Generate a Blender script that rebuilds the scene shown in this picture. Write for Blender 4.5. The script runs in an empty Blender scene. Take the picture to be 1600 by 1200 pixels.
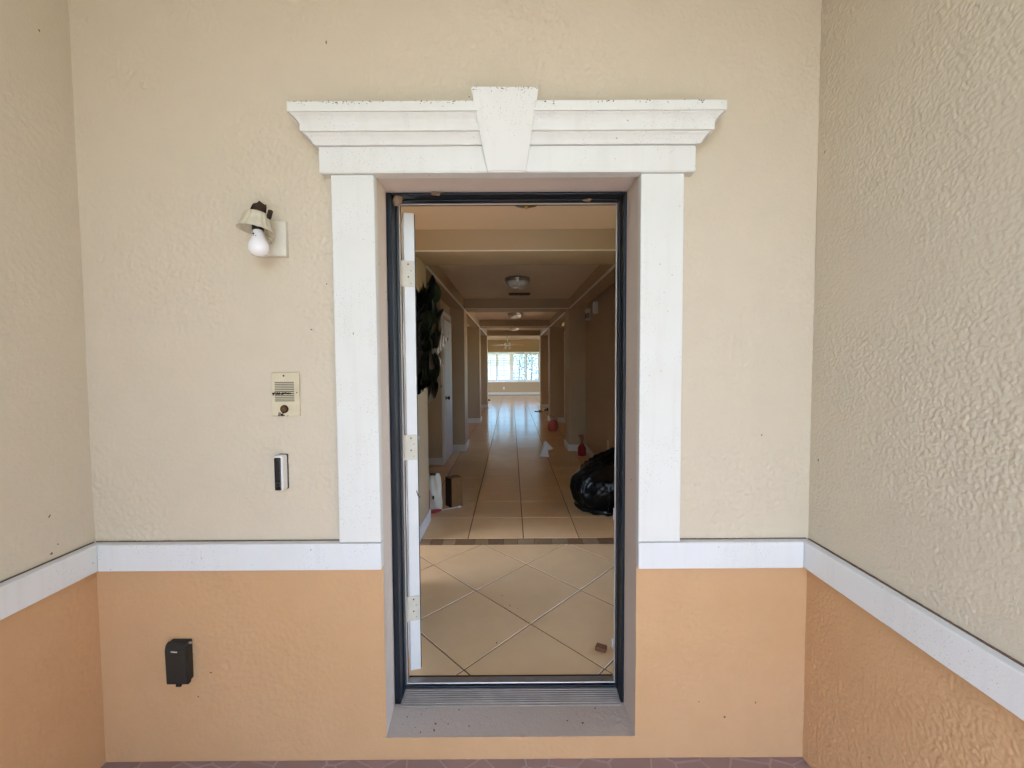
import bpy, bmesh, math, random
import numpy as np
from mathutils import Vector, Matrix, Euler

random.seed(7)
RNG = np.random.default_rng(11)
scene = bpy.context.scene
COL = scene.collection
R = math.radians

# ------------------------------------------------------------------ camera
cam_data = bpy.data.cameras.new('camera')
cam_data.sensor_width = 36.0
cam_data.lens = 36.0 * 699.6 / 1600.0
cam_data.clip_start = 0.02
cam_data.clip_end = 600.0
cam = bpy.data.objects.new('camera', cam_data)
COL.objects.link(cam)
_p, _y, _r = 0.0468, 0.0020, -0.0055
_f = Vector((math.sin(_y) * math.cos(_p), math.cos(_y) * math.cos(_p), -math.sin(_p)))
_r0 = Vector((math.cos(_y), -math.sin(_y), 0.0))
_u0 = _r0.cross(_f)
_rr = _r0 * math.cos(_r) + _u0 * math.sin(_r)
_uu = _u0 * math.cos(_r) - _r0 * math.sin(_r)
_m = Matrix((( _rr.x, _uu.x, -_f.x, 0.0), (_rr.y, _uu.y, -_f.y, -1.65), (_rr.z, _uu.z, -_f.z, 1.518), (0, 0, 0, 1)))
cam.matrix_world = _m
scene.camera = cam

# ------------------------------------------------------------------ sky and sun
SUN_EL, SUN_AZ = 52.0, 235.0       # azimuth clockwise from +Y (the house runs towards +Y)
world = bpy.data.worlds.new('World')
scene.world = world
world.use_nodes = True
wn = world.node_tree
wn.nodes.clear()
sky = wn.nodes.new('ShaderNodeTexSky')
sky.sky_type = 'NISHITA'
sky.sun_disc = False
sky.sun_elevation = R(SUN_EL)
sky.sun_rotation = R(SUN_AZ)
sky.dust_density = 1.0
bg = wn.nodes.new('ShaderNodeBackground')
bg.inputs['Strength'].default_value = 0.15
wo = wn.nodes.new('ShaderNodeOutputWorld')
wn.links.new(sky.outputs[0], bg.inputs[0])
wn.links.new(bg.outputs[0], wo.inputs[0])
sun_d = bpy.data.lights.new('sun', 'SUN')
sun_d.energy = 3.2
sun_d.angle = R(0.53)
sun_d.color = (1.0, 0.97, 0.93)
sun = bpy.data.objects.new('sun', sun_d)
COL.objects.link(sun)
_sd = Vector((math.sin(R(SUN_AZ)) * math.cos(R(SUN_EL)), math.cos(R(SUN_AZ)) * math.cos(R(SUN_EL)), math.sin(R(SUN_EL))))
sun.rotation_euler = (-_sd).to_track_quat('-Z', 'Y').to_euler()
sun.location = _sd * 30

scene.view_settings.view_transform = 'Standard'
scene.view_settings.look = 'None'
scene.view_settings.exposure = 3.25
scene.view_settings.gamma = 1.0
scene.view_settings.use_curve_mapping = False
scene.render.engine = 'CYCLES'
scene.cycles.use_denoising = True
scene.cycles.use_adaptive_sampling = True
scene.cycles.adaptive_threshold = 0.03
scene.cycles.max_bounces = 7
scene.cycles.diffuse_bounces = 6
scene.cycles.glossy_bounces = 3
scene.cycles.transmission_bounces = 8
scene.cycles.transparent_max_bounces = 12
scene.cycles.caustics_reflective = False
scene.cycles.caustics_refractive = False
scene.cycles.sample_clamp_indirect = 8.0

# ------------------------------------------------------------------ material helpers
def new_mat(name, rough=0.6, spec=0.35, metal=0.0):
    m = bpy.data.materials.new(name)
    m.use_nodes = True
    b = m.node_tree.nodes['Principled BSDF']
    b.inputs['Roughness'].default_value = rough
    b.inputs['Metallic'].default_value = metal
    b.inputs['Specular IOR Level'].default_value = spec
    return m, m.node_tree, b

def N(t, kind, **kw):
    n = t.nodes.new(kind)
    for k, v in kw.items():
        if k in n.inputs.keys():
            n.inputs[k].default_value = v
        else:
            setattr(n, k, v)
    return n

def ramp(t, src, p0, p1, c0=(0, 0, 0, 1), c1=(1, 1, 1, 1)):
    r = t.nodes.new('ShaderNodeValToRGB')
    r.color_ramp.elements[0].position = p0
    r.color_ramp.elements[1].position = p1
    r.color_ramp.elements[0].color = c0
    r.color_ramp.elements[1].color = c1
    t.links.new(src, r.inputs[0])
    return r.outputs[0]

def mix(t, fac, a, b, mode='MIX'):
    n = t.nodes.new('ShaderNodeMix')
    n.data_type = 'RGBA'
    n.blend_type = mode
    for sock, v in ((n.inputs[0], fac), (n.inputs[6], a), (n.inputs[7], b)):
        if hasattr(v, 'is_linked'):
            t.links.new(v, sock)
        elif isinstance(v, (int, float)):
            sock.default_value = v
        else:
            sock.default_value = (v[0], v[1], v[2], 1.0)
    return n.outputs[2]

def mth(t, op, a, b=None):
    n = t.nodes.new('ShaderNodeMath')
    n.operation = op
    for i, v in enumerate((a, b)):
        if v is None:
            continue
        if hasattr(v, 'is_linked'):
            t.links.new(v, n.inputs[i])
        else:
            n.inputs[i].default_value = v
    return n.outputs[0]

def coords(t, scale=(1, 1, 1), which='Object'):
    tc = t.nodes.new('ShaderNodeTexCoord')
    mp = t.nodes.new('ShaderNodeMapping')
    mp.inputs['Scale'].default_value = scale
    t.links.new(tc.outputs[which], mp.inputs[0])
    return mp.outputs[0]

def noise(t, vec, scale, detail=3.0, rough=0.5):
    n = N(t, 'ShaderNodeTexNoise', Scale=scale, Detail=detail, Roughness=rough)
    t.links.new(vec, n.inputs['Vector'])
    return n.outputs['Fac']

def voro(t, vec, scale, out='Distance'):
    n = N(t, 'ShaderNodeTexVoronoi', Scale=scale)
    t.links.new(vec, n.inputs['Vector'])
    return n.outputs[out]

def bump(t, b, h, strength, dist):
    n = N(t, 'ShaderNodeBump', Strength=strength, Distance=dist)
    t.links.new(h, n.inputs['Height'])
    t.links.new(n.outputs[0], b.inputs['Normal'])

def specks(t, vec, scale, radius, mask_scale, mask_lo):
    """small dark spots of dirt, thinned out by a broad mask"""
    wv_ = N(t, 'ShaderNodeTexNoise', Scale=scale * 1.6, Detail=2.0)
    t.links.new(vec, wv_.inputs['Vector'])
    ad = t.nodes.new('ShaderNodeVectorMath'); ad.operation = 'MULTIPLY_ADD'
    t.links.new(wv_.outputs['Color'], ad.inputs[0])
    ad.inputs[1].default_value = (0.8 / scale,) * 3
    t.links.new(vec, ad.inputs[2])
    d = voro(t, ad.outputs[0], scale)
    dots = mth(t, 'LESS_THAN', d, radius)
    m = mth(t, 'GREATER_THAN', noise(t, vec, mask_scale, 2.0), mask_lo)
    return mth(t, 'MULTIPLY', dots, m)

def stucco(name, base, tint, blotch=0.5, fine=0.35):
    m, t, b = new_mat(name, 0.95, 0.06)
    v = coords(t)
    big = ramp(t, noise(t, v, 1.3, 4.0), 0.35, 0.7)
    c = mix(t, mth(t, 'MULTIPLY', big, blotch), base, tint)
    mid = ramp(t, noise(t, v, 9.0, 5.0, 0.6), 0.3, 0.75)
    c = mix(t, mth(t, 'MULTIPLY', mid, 0.14), c, tuple(x * 0.72 for x in base))
    s1 = specks(t, v, 14.0, 0.06, 2.3, 0.60)
    c = mix(t, mth(t, 'MULTIPLY', s1, 0.8), c, (0.06, 0.045, 0.03))
    t.links.new(c, b.inputs['Base Color'])
    h = noise(t, v, 140.0, 4.0, 0.6)
    bump(t, b, h, fine, 0.003)
    return m

def painted_foam(name, base=(0.72, 0.72, 0.69), dirt=True):
    m, t, b = new_mat(name, 0.75, 0.25)
    v = coords(t)
    c = mix(t, mth(t, 'MULTIPLY', ramp(t, noise(t, v, 5.0, 5.0), 0.4, 0.8), 0.35), base, (base[0] * .88, base[1] * .86, base[2] * .80))
    st = noise(t, coords(t, (26, 26, 2.2)), 1.0, 3.0)
    c = mix(t, mth(t, 'MULTIPLY', ramp(t, st, 0.52, 0.78), 0.12), c, (0.42, 0.36, 0.28))
    if dirt:
        s1 = specks(t, v, 38.0, 0.10, 9.0, 0.63)
        s2 = specks(t, v, 130.0, 0.17, 6.0, 0.52)
        s = mth(t, 'MAXIMUM', s1, mth(t, 'MULTIPLY', s2, 0.6))
        c = mix(t, mth(t, 'MULTIPLY', s, 0.65), c, (0.16, 0.11, 0.08))
    t.links.new(c, b.inputs['Base Color'])
    h = noise(t, v, 160.0, 3.0)
    bump(t, b, h, 0.25, 0.002)
    return m

def plain(name, col, rough=0.5, spec=0.4, metal=0.0, var=0.15, vs=12.0, bmp=0.0, bs=120.0):
    m, t, b = new_mat(name, rough, spec, metal)
    v = coords(t)
    c = mix(t, mth(t, 'MULTIPLY', ramp(t, noise(t, v, vs, 4.0), 0.3, 0.75), var * 2), col, tuple(x * 0.7 for x in col))
    t.links.new(c, b.inputs['Base Color'])
    if bmp:
        bump(t, b, noise(t, v, bs, 3.0), bmp, 0.003)
    return m

def glass_mat(name, tint=(1, 1, 1)):
    m = bpy.data.materials.new(name)
    m.use_nodes = True
    t = m.node_tree
    t.nodes.clear()
    o = t.nodes.new('ShaderNodeOutputMaterial')
    tr = N(t, 'ShaderNodeBsdfTransparent')
    tr.inputs[0].default_value = (*tint, 1)
    gl = N(t, 'ShaderNodeBsdfGlossy', Roughness=0.02)
    mx = N(t, 'ShaderNodeMixShader')
    fr = N(t, 'ShaderNodeFresnel', IOR=1.3)
    t.links.new(fr.outputs[0], mx.inputs[0])
    t.links.new(tr.outputs[0], mx.inputs[1])
    t.links.new(gl.outputs[0], mx.inputs[2])
    t.links.new(mx.outputs[0], o.inputs[0])
    return m

def tile_mat(name, base, dark, rough=0.3):
    m, t, b = new_mat(name, rough, 0.45)
    v = coords(t, which='Object')
    oi = t.nodes.new('ShaderNodeObjectInfo')
    add = t.nodes.new('ShaderNodeVectorMath'); add.operation = 'ADD'
    sc = t.nodes.new('ShaderNodeVectorMath'); sc.operation = 'SCALE'; sc.inputs['Scale'].default_value = 9.0
    cmb = t.nodes.new('ShaderNodeCombineXYZ')
    t.links.new(oi.outputs['Random'], cmb.inputs[0]); t.links.new(oi.outputs['Random'], cmb.inputs[1])
    t.links.new(cmb.outputs[0], sc.inputs[0]); t.links.new(v, add.inputs[0]); t.links.new(sc.outputs[0], add.inputs[1])
    vv = add.outputs[0]
    f = ramp(t, noise(t, vv, 5.0, 6.0, 0.6), 0.35, 0.72)
    c = mix(t, mth(t, 'MULTIPLY', f, 0.55), base, dark)
    c = mix(t, mth(t, 'MULTIPLY', oi.outputs['Random'], 0.40), c, tuple(x * 0.8 for x in base))
    t.links.new(c, b.inputs['Base Color'])
    return m

CREAM = stucco('cream stucco', (0.615, 0.535, 0.415), (0.635, 0.545, 0.435))
CREAM_SIDE = stucco('cream stucco coarse', (0.605, 0.54, 0.425), (0.615, 0.54, 0.435), fine=0.45)
ORANGE = stucco('apricot stucco', (0.59, 0.362, 0.19), (0.64, 0.415, 0.245))
RETURN = stucco('taupe stucco', (0.68, 0.595, 0.53), (0.70, 0.605, 0.54), fine=0.6)
SILL = stucco('taupe sill', (0.53, 0.445, 0.37), (0.57, 0.48, 0.41), fine=0.9)
TRIM = painted_foam('white trim paint')
BOARD = painted_foam('white board paint', (0.72, 0.73, 0.735))
NAVY = plain('navy gloss paint', (0.006, 0.011, 0.020), 0.45, 0.4, var=0.3, vs=6.0, bmp=0.15, bs=40.0)
WHITE = plain('white enamel', (0.78, 0.78, 0.77), 0.4, 0.45, var=0.06)
BASEB = plain('baseboard white', (0.72, 0.71, 0.68), 0.45, 0.4, var=0.08)
INWALL = plain('beige wall paint', (0.50, 0.38, 0.26), 0.7, 0.25, var=0.06, vs=2.0, bmp=0.12, bs=70.0)
INCEIL = plain('ceiling paint', (0.64, 0.50, 0.38), 0.8, 0.2, var=0.05, vs=3.0, bmp=0.25, bs=90.0)
HCEIL_LIT = plain('lightened hall ceiling', (0.84, 0.70, 0.56), 0.8, 0.2, var=0.05, vs=3.0, bmp=0.25, bs=90.0)  # ceiling paint lightened to make up for weak light in the hall
CEILP = plain('porch ceiling paint', (0.72, 0.70, 0.65), 0.8, 0.2, var=0.06, vs=3.0, bmp=0.2)
GROUT = plain('grout', (0.16, 0.095, 0.055), 0.9, 0.1, var=0.3, vs=20.0)
TILE = tile_mat('beige porcelain tile', (0.84, 0.54, 0.275), (0.72, 0.44, 0.21), 0.17)
MOSA = [plain('mosaic %s' % n, c, 0.4, 0.4, var=0.5, vs=40.0) for n, c in (('umber', (0.22, 0.12, 0.055)), ('ochre', (0.30, 0.18, 0.08)), ('tan', (0.36, 0.23, 0.12)))]
ALU = plain('mill aluminium', (0.46, 0.43, 0.41), 0.42, 0.5, 0.85, var=0.3, vs=30.0)
ALUD = plain('dull ribbed aluminium', (0.40, 0.35, 0.32), 0.55, 0.5, 0.35, var=0.35, vs=18.0)
BRONZE = plain('antique bronze', (0.10, 0.055, 0.02), 0.4, 0.5, 0.8, var=0.3)
AMBER = plain('amber glass', (0.33, 0.16, 0.04), 0.2, 0.6, var=0.5, vs=30.0)
BRASS = plain('brass', (0.5, 0.3, 0.08), 0.3, 0.5, 0.9)
NICKEL = plain('brushed nickel', (0.45, 0.43, 0.40), 0.35, 0.5, 0.9)
OPAL = plain('opal glass', (0.72, 0.70, 0.64), 0.25, 0.5, var=0.04)
BLACKP = plain('black plastic', (0.012, 0.012, 0.012), 0.35, 0.5, var=0.2)
GLOSSBLK = plain('glossy black', (0.005, 0.005, 0.006), 0.12, 0.6, var=0.1)
GREYBLK = plain('weathered black plastic', (0.028, 0.026, 0.022), 0.5, 0.4, var=0.3)
STRIP = plain('worn weatherstrip', (0.52, 0.46, 0.42), 0.7, 0.2, var=0.3, vs=15.0)
IVORY = plain('aged ivory plastic', (0.68, 0.64, 0.54), 0.5, 0.4, var=0.2, vs=25.0)
SHADE_M = plain('flaking cream enamel', (0.66, 0.60, 0.46), 0.5, 0.4, var=0.35, vs=35.0)
DIRT = plain('dark dirt', (0.045, 0.03, 0.02), 0.95, 0.1, var=0.5, vs=60.0)
RUST = plain('rust', (0.16, 0.07, 0.03), 0.8, 0.2, var=0.5, vs=60.0)
MUD = plain('dried mud', (0.30, 0.21, 0.15), 0.95, 0.1, var=0.6, vs=70.0, bmp=0.6)

# ------------------------------------------------------------------ mesh helpers
def link(name, me, mat, parent=None, smooth=False):
    if mat is not None:
        me.materials.append(mat)
    o = bpy.data.objects.new(name, me)
    COL.objects.link(o)
    if smooth:
        me.polygons.foreach_set('use_smooth', [True] * len(me.polygons))
    if parent is not None:
        attach(o, parent)
    return o

def attach(o, parent):
    o.parent = parent
    o.matrix_parent_inverse = world_of(parent).inverted()

def world_of(o):
    m = o.matrix_basis.copy()
    if o.parent is not None:
        m = world_of(o.parent) @ o.matrix_parent_inverse @ m
    return m

def tag(o, label, cat, group=None, kind=None):
    if label: o['label'] = label
    if cat: o['category'] = cat
    if group: o['group'] = group
    if kind: o['kind'] = kind
    return o

def thing(name, loc, label, cat, group=None):
    o = bpy.data.objects.new(name, None)
    o.empty_display_size = 0.05
    o.location = loc
    COL.objects.link(o)
    return tag(o, label, cat, group)

def mesh_from_bm(bm, name):
    bmesh.ops.recalc_face_normals(bm, faces=bm.faces)
    me = bpy.data.meshes.new(name)
    bm.to_mesh(me)
    bm.free()
    return me

def bm_box(bm, x0, x1, y0, y1, z0, z1, bev=0.0, seg=2, mtx=None):
    vs = [bm.verts.new(p) for p in ((x0, y0, z0), (x1, y0, z0), (x1, y1, z0), (x0, y1, z0), (x0, y0, z1), (x1, y0, z1), (x1, y1, z1), (x0, y1, z1))]
    fs = [bm.faces.new([vs[i] for i in f]) for f in ((0, 3, 2, 1), (4, 5, 6, 7), (0, 1, 5, 4), (1, 2, 6, 5), (2, 3, 7, 6), (3, 0, 4, 7))]
    if bev > 0:
        es = list({e for f in fs for e in f.edges})
        r = bmesh.ops.bevel(bm, geom=es, offset=bev, segments=seg, affect='EDGES', profile=0.5)
        vs = list({v for f in r['faces'] for v in f.verts} | {v for v in vs if v.is_valid})
    if mtx is not None:
        bmesh.ops.transform(bm, matrix=mtx, verts=vs)
    return vs

def box(name, x0, x1, y0, y1, z0, z1, mat, parent=None, bev=0.0, seg=2, mtx=None):
    bm = bmesh.new()
    bm_box(bm, x0, x1, y0, y1, z0, z1, bev, seg, mtx)
    return link(name, mesh_from_bm(bm, name), mat, parent)

def boxes(name, lst, mat, parent=None, bev=0.0):
    bm = bmesh.new()
    for b in lst:
        bm_box(bm, *b, bev=bev)
    return link(name, mesh_from_bm(bm, name), mat, parent)

def prism(name, poly, axis, a0, a1, mat, parent=None, bev=0.0):
    """extrude a 2-D polygon: axis 'y' -> poly is (x,z); 'x' -> (y,z); 'z' -> (x,y)"""
    bm = bmesh.new()
    def P(p, a):
        return {'y': (p[0], a, p[1]), 'x': (a, p[0], p[1]), 'z': (p[0], p[1], a)}[axis]
    A = [bm.verts.new(P(p, a0)) for p in poly]
    B = [bm.verts.new(P(p, a1)) for p in poly]
    n = len(poly)
    bm.faces.new(A); bm.faces.new(B[::-1])
    for i in range(n):
        bm.faces.new((A[i], A[(i + 1) % n], B[(i + 1) % n], B[i]))
    if bev:
        bmesh.ops.recalc_face_normals(bm, faces=bm.faces)
        bmesh.ops.bevel(bm, geom=list(bm.edges), offset=bev, segments=2, affect='EDGES')
    return link(name, mesh_from_bm(bm, name), mat, parent)

def lathe(name, prof, mat, parent=None, seg=32, mtx=None, flute=0.0, nfl=12, close=False):
    """prof: (radius, z) list"""
    bm = bmesh.new()
    rows = []
    for (r, z) in prof:
        row = []
        for k in range(seg):
            a = 2 * math.pi * k / seg
            rr = r * (1 + flute * math.cos(nfl * a))
            row.append(bm.verts.new((rr * math.cos(a), rr * math.sin(a), z)))
        rows.append(row)
    for i in range(len(rows) - 1):
        for k in range(seg):
            bm.faces.new((rows[i][k], rows[i][(k + 1) % seg], rows[i + 1][(k + 1) % seg], rows[i + 1][k]))
    if close:
        bm.faces.new(rows[0]); bm.faces.new(rows[-1])
    if mtx is not None:
        bmesh.ops.transform(bm, matrix=mtx, verts=bm.verts)
    return link(name, mesh_from_bm(bm, name), mat, parent, smooth=True)

def tube(name, pts, rad, mat, parent=None, seg=10, cyclic=False):
    bm = bmesh.new()
    pts = [Vector(p) for p in pts]
    rows = []
    n = len(pts)
    for i, p in enumerate(pts):
        if cyclic:
            d = pts[(i + 1) % n] - pts[i - 1]
        else:
            d = pts[min(i + 1, n - 1)] - pts[max(i - 1, 0)]
        d.normalize()
        up = Vector((0, 0, 1)) if abs(d.z) < 0.9 else Vector((1, 0, 0))
        a = d.cross(up).normalized(); b = d.cross(a)
        r = rad[i] if isinstance(rad, (list, tuple)) else rad
        rows.append([bm.verts.new(p + a * (r * math.cos(2 * math.pi * k / seg)) + b * (r * math.sin(2 * math.pi * k / seg))) for k in range(seg)])
    m = n if cyclic else n - 1
    for i in range(m):
        for k in range(seg):
            bm.faces.new((rows[i][k], rows[i][(k + 1) % seg], rows[(i + 1) % n][(k + 1) % seg], rows[(i + 1) % n][k]))
    if not cyclic:
        bm.faces.new(rows[0]); bm.faces.new(rows[-1])
    return link(name, mesh_from_bm(bm, name), mat, parent, smooth=True)

# lattice noise in numpy, for the real relief of the stucco
_LAT = RNG.random((256, 256)).astype(np.float32) * 2 - 1
def vnoise(u, v):
    iu, iv = np.floor(u).astype(int), np.floor(v).astype(int)
    fu, fv = u - iu, v - iv
    fu = fu * fu * (3 - 2 * fu); fv = fv * fv * (3 - 2 * fv)
    a = _LAT[iu & 255, iv & 255]; b = _LAT[(iu + 1) & 255, iv & 255]
    c = _LAT[iu & 255, (iv + 1) & 255]; d = _LAT[(iu + 1) & 255, (iv + 1) & 255]
    return (a * (1 - fu) + b * fu) * (1 - fv) + (c * (1 - fu) + d * fu) * fv

_JIT = RNG.random((4, 256, 256)).astype(np.float32)
def grit(u, v, cell, dens):
    """sprayed plaster: separate flattened blobs of uneven size, some squashed along one way"""
    gu, gv = u / cell, v / cell
    iu, iv = np.floor(gu).astype(int), np.floor(gv).astype(int)
    h = np.zeros_like(gu)
    for a in (-1, 0, 1):
        for b in (-1, 0, 1):
            cu, cv = (iu + a) & 255, (iv + b) & 255
            jx, jy, sz, an = (_JIT[k][cu, cv] for k in range(4))
            dx, dy = gu - (iu + a) - jx, gv - (iv + b) - jy
            c_, s_ = np.cos(an * 3.14), np.sin(an * 3.14)
            ex, ey = dx * c_ + dy * s_, (dy * c_ - dx * s_) * (1.0 + 0.8 * an)
            rad = 0.25 + 0.62 * sz
            k = np.clip(1.0 - (ex * ex + ey * ey) / (rad * rad), 0, 1)
            h = np.maximum(h, np.minimum(k * 1.5, 1.0) * (0.35 + 0.65 * sz) * (sz * 0.999 < dens))
    return h

def relief(u, v, amp, cell, seed):
    """slow waviness, sprayed blobs in denser and barer patches, fine sand"""
    u = u + seed * 3.1; v = v + seed * 7.7
    w = vnoise(u * 1.7, v * 1.7) * 0.0012 + vnoise(u * 5, v * 5) * 0.0005
    wu = u + 0.25 * cell * vnoise(u / cell * 1.7, v / cell * 1.7); wv = v + 0.25 * cell * vnoise(v / cell * 1.7 + 9, u / cell * 1.7)
    patch = np.clip(0.62 + 0.75 * vnoise(u * 4.1 + 3, v * 4.1), 0.15, 1.25)
    g = grit(wu, wv, cell * 1.75, 1.0) * 0.8 + 0.35 * grit(wu + 1.7, wv + 0.4, cell * 0.9, 0.8)
    return w + amp * (g * patch + 0.16 * vnoise(u / cell * 2.6, v / cell * 2.6))

def spans(br, step):
    out = []
    for a, b in zip(br[:-1], br[1:]):
        n = max(1, int(round((b - a) / step)))
        out += list(np.linspace(a, b, n, endpoint=False))
    return np.array(out + [br[-1]])

def plaster(name, plane, ub, vb, step, mat, parent, amp, cell, seed, hole=None, base=0.0, sgn=-1.0, edge=None):
    """a sheet of stucco with real relief. plane 'y': u=x v=z, offset along sgn*y; plane 'x': u=y v=z"""
    us, vs = spans(ub, step), spans(vb, step)
    U, V = np.meshgrid(us, vs, indexing='ij')
    h = relief(U, V, amp, cell, seed)
    if edge:
        for (axis, val) in edge:
            d = np.abs((U if axis == 'u' else V) - val)
            h = h * np.clip(d / 0.012, 0, 1)
    w = base + sgn * h
    if plane == 'y':
        co = np.stack([U, w, V], -1)
    else:
        co = np.stack([w, U, V], -1)
    nu, nv = U.shape
    idx = np.arange(nu * nv).reshape(nu, nv)
    q = np.stack([idx[:-1, :-1], idx[1:, :-1], idx[1:, 1:], idx[:-1, 1:]], -1).reshape(-1, 4)
    if hole:
        cu = ((U[:-1, :-1] + U[1:, 1:]) / 2).ravel(); cv = ((V[:-1, :-1] + V[1:, 1:]) / 2).ravel()
        keep = ~((cu > hole[0]) & (cu < hole[1]) & (cv > hole[2]) & (cv < hole[3]))
        q = q[keep]
    if (plane == 'y' and sgn > 0) or (plane == 'x' and sgn < 0):
        q = q[:, ::-1]
    me = bpy.data.meshes.new(name)
    me.vertices.add(nu * nv)
    me.vertices.foreach_set('co', co.astype(np.float32).ravel())
    me.loops.add(q.size)
    me.loops.foreach_set('vertex_index', q.astype(np.int32).ravel())
    me.polygons.add(len(q))
    me.polygons.foreach_set('loop_start', np.arange(0, q.size, 4, dtype=np.int32))
    me.polygons.foreach_set('use_smooth', np.ones(len(q), dtype=bool))
    me.update(calc_edges=True)
    return link(name, me, mat, parent)

# ------------------------------------------------------------------ key dimensions (metres)
XL, XR = -1.560, 1.112            # porch side walls
OL, OR, OB, OT = -0.484, 0.467, 0.088, 2.200   # doorway in the stucco
RB, RT, RP = 0.759, 0.859, 0.035  # chair rail
PC = 3.65                         # porch ceiling
PF = -2.60                        # front edge of the porch
FI = 0.10                         # floor level inside
SOF, CEI = 2.38, 2.54             # soffit and ceiling inside
HL, HR = -0.745, 0.930            # hall sides (inner faces of the piers)

# ------------------------------------------------------------------ ground outside
def sheet(name, x0, x1, y0, y1, z, mat):
    me = bpy.data.meshes.new(name)
    me.from_pydata([(x0, y0, z), (x1, y0, z), (x1, y1, z), (x0, y1, z)], [], [(0, 1, 2, 3)])
    return tag(link(name, me, mat), None, None, kind='structure')
LAWN = plain('lawn', (0.07, 0.11, 0.035), 0.95, 0.1, var=0.4, vs=3.0)
CONC = plain('driveway concrete', (0.40, 0.40, 0.40), 0.9, 0.2, var=0.2, vs=2.0)
CONC2 = plain('pale bounce concrete', (0.55, 0.55, 0.54), 0.9, 0.2, var=0.15, vs=2.0)
sheet('ground', -250, 250, -250, 250, -0.09, LAWN)
tag(box('bright_ground', -60.0, 60.0, 18.62, 245.0, -0.2, 0.02, CONC2), None, None, kind='structure')  # pale ground added to white out the far window and bounce light
BOUNCE_TAN = plain('tan bounce ground', (0.50, 0.36, 0.23), 0.9, 0.2, var=0.15, vs=2.0)  # unseen warm ground added to bounce sunlight in through the foyer windows
tag(box('bounce_ground', -9.0, -2.46, 0.0, 13.0, -0.2, -0.03, BOUNCE_TAN), None, None, kind='structure')
tag(box('bounce_ground', 1.72, 9.0, 0.0, 13.0, -0.2, -0.03, BOUNCE_TAN), None, None, kind='structure')
tag(box('driveway', -4.5, 4.0, -14.0, PF - 0.02, -0.2, -0.035, CONC), None, None, kind='structure')

# porch floor: flat stones with pale joints
STONE = tile_mat('mauve porch stone', (0.32, 0.225, 0.215), (0.27, 0.185, 0.18), 0.6)
JOINT = plain('pale porch joint', (0.43, 0.335, 0.31), 0.9, 0.1, var=0.2)
porch_floor = tag(box('porch_floor', XL - 0.02, XR + 0.02, PF, 0.02, -0.18, -0.0016, JOINT), None, None, kind='structure')

def clip(poly, a, b, c):
    """keep the part of poly where a*x+b*y<=c"""
    out = []
    for i in range(len(poly)):
        p, q = poly[i], poly[(i + 1) % len(poly)]
        dp, dq = a * p[0] + b * p[1] - c, a * q[0] + b * q[1] - c
        if dp <= 0:
            out.append(p)
        if (dp < 0 < dq) or (dq < 0 < dp):
            s = dp / (dp - dq)
            out.append((p[0] + s * (q[0] - p[0]), p[1] + s * (q[1] - p[1])))
    return out

def slab(name, poly, z0, z1, mat, parent, ch=0.002):
    """thin tile with chamfered upper edge, origin at its centroid"""
    cx = sum(p[0] for p in poly) / len(poly); cy = sum(p[1] for p in poly) / len(poly)
    n = len(poly)
    bm = bmesh.new()
    def ring(s, z):
        out = []
        for p in poly:
            d = Vector((p[0] - cx, p[1] - cy))
            l = d.length or 1
            out.append(bm.verts.new((d.x * (1 - s / l), d.y * (1 - s / l), z)))
        return out
    A, B, C = ring(0, z0), ring(0, z1 - ch), ring(ch * 1.2, z1)
    for lo, hi in ((A, B), (B, C)):
        for i in range(n):
            bm.faces.new((lo[i], lo[(i + 1) % n], hi[(i + 1) % n], hi[i]))
    bm.faces.new(C)
    o = link(name, mesh_from_bm(bm, name), mat)
    o.location = (cx, cy, 0)
    attach(o, parent)
    return o

pts = []
for iy in range(14):
    for ix in range(20):
        pts.append((XL + 0.07 + ix * 0.142 + random.uniform(-.05, .05) + (0.07 if iy % 2 else 0), 0.05 - iy * 0.142 + random.uniform(-.05, .05)))
for i, p in enumerate(pts):
    if p[0] > XR + 0.05 or p[1] < PF:
        continue
    poly = [(p[0] - .4, p[1] - .4), (p[0] + .4, p[1] - .4), (p[0] + .4, p[1] + .4), (p[0] - .4, p[1] + .4)]
    for j, q in enumerate(pts):
        if i == j or abs(q[0] - p[0]) > .5 or abs(q[1] - p[1]) > .5:
            continue
        nx, ny = q[0] - p[0], q[1] - p[1]
        l = math.hypot(nx, ny); nx /= l; ny /= l
        poly = clip(poly, nx, ny, nx * (p[0] + q[0]) / 2 + ny * (p[1] + q[1]) / 2 - 0.0034)
        if len(poly) < 3:
            break
    for a, b, c in ((1, 0, XR - .002), (-1, 0, -XL - .002), (0, 1, -0.001), (0, -1, -PF)):
        poly = clip(poly, a, b, c) if len(poly) > 2 else poly
    if len(poly) > 2:
        slab('porch_stone', poly, -0.008, 0.0, STONE, porch_floor, 0.0015)

# ------------------------------------------------------------------ entry wall
wall = thing('entry_wall', (0, 0, 0), 'cream and apricot stucco wall with the open front doorway in it', 'wall')
ED = [('u', OL), ('u', OR)]
plaster('upper_stucco', 'y', [XL, OL, OR, XR], [RB + 0.04, OT, 2.95], 0.0048, CREAM, wall, 0.0031, 0.0068, 1, hole=(OL, OR, 0, OT), edge=ED)
plaster('lower_stucco', 'y', [XL, OL, OR, XR], [0.0, OB, RB + 0.04], 0.0055, ORANGE, wall, 0.0019, 0.0075, 2, hole=(OL, OR, OB, 2), edge=ED)
plaster('upper_stucco', 'y', [XL, XR], [2.95, PC], 0.02, CREAM, wall, 0.0015, 0.03, 1)
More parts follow.
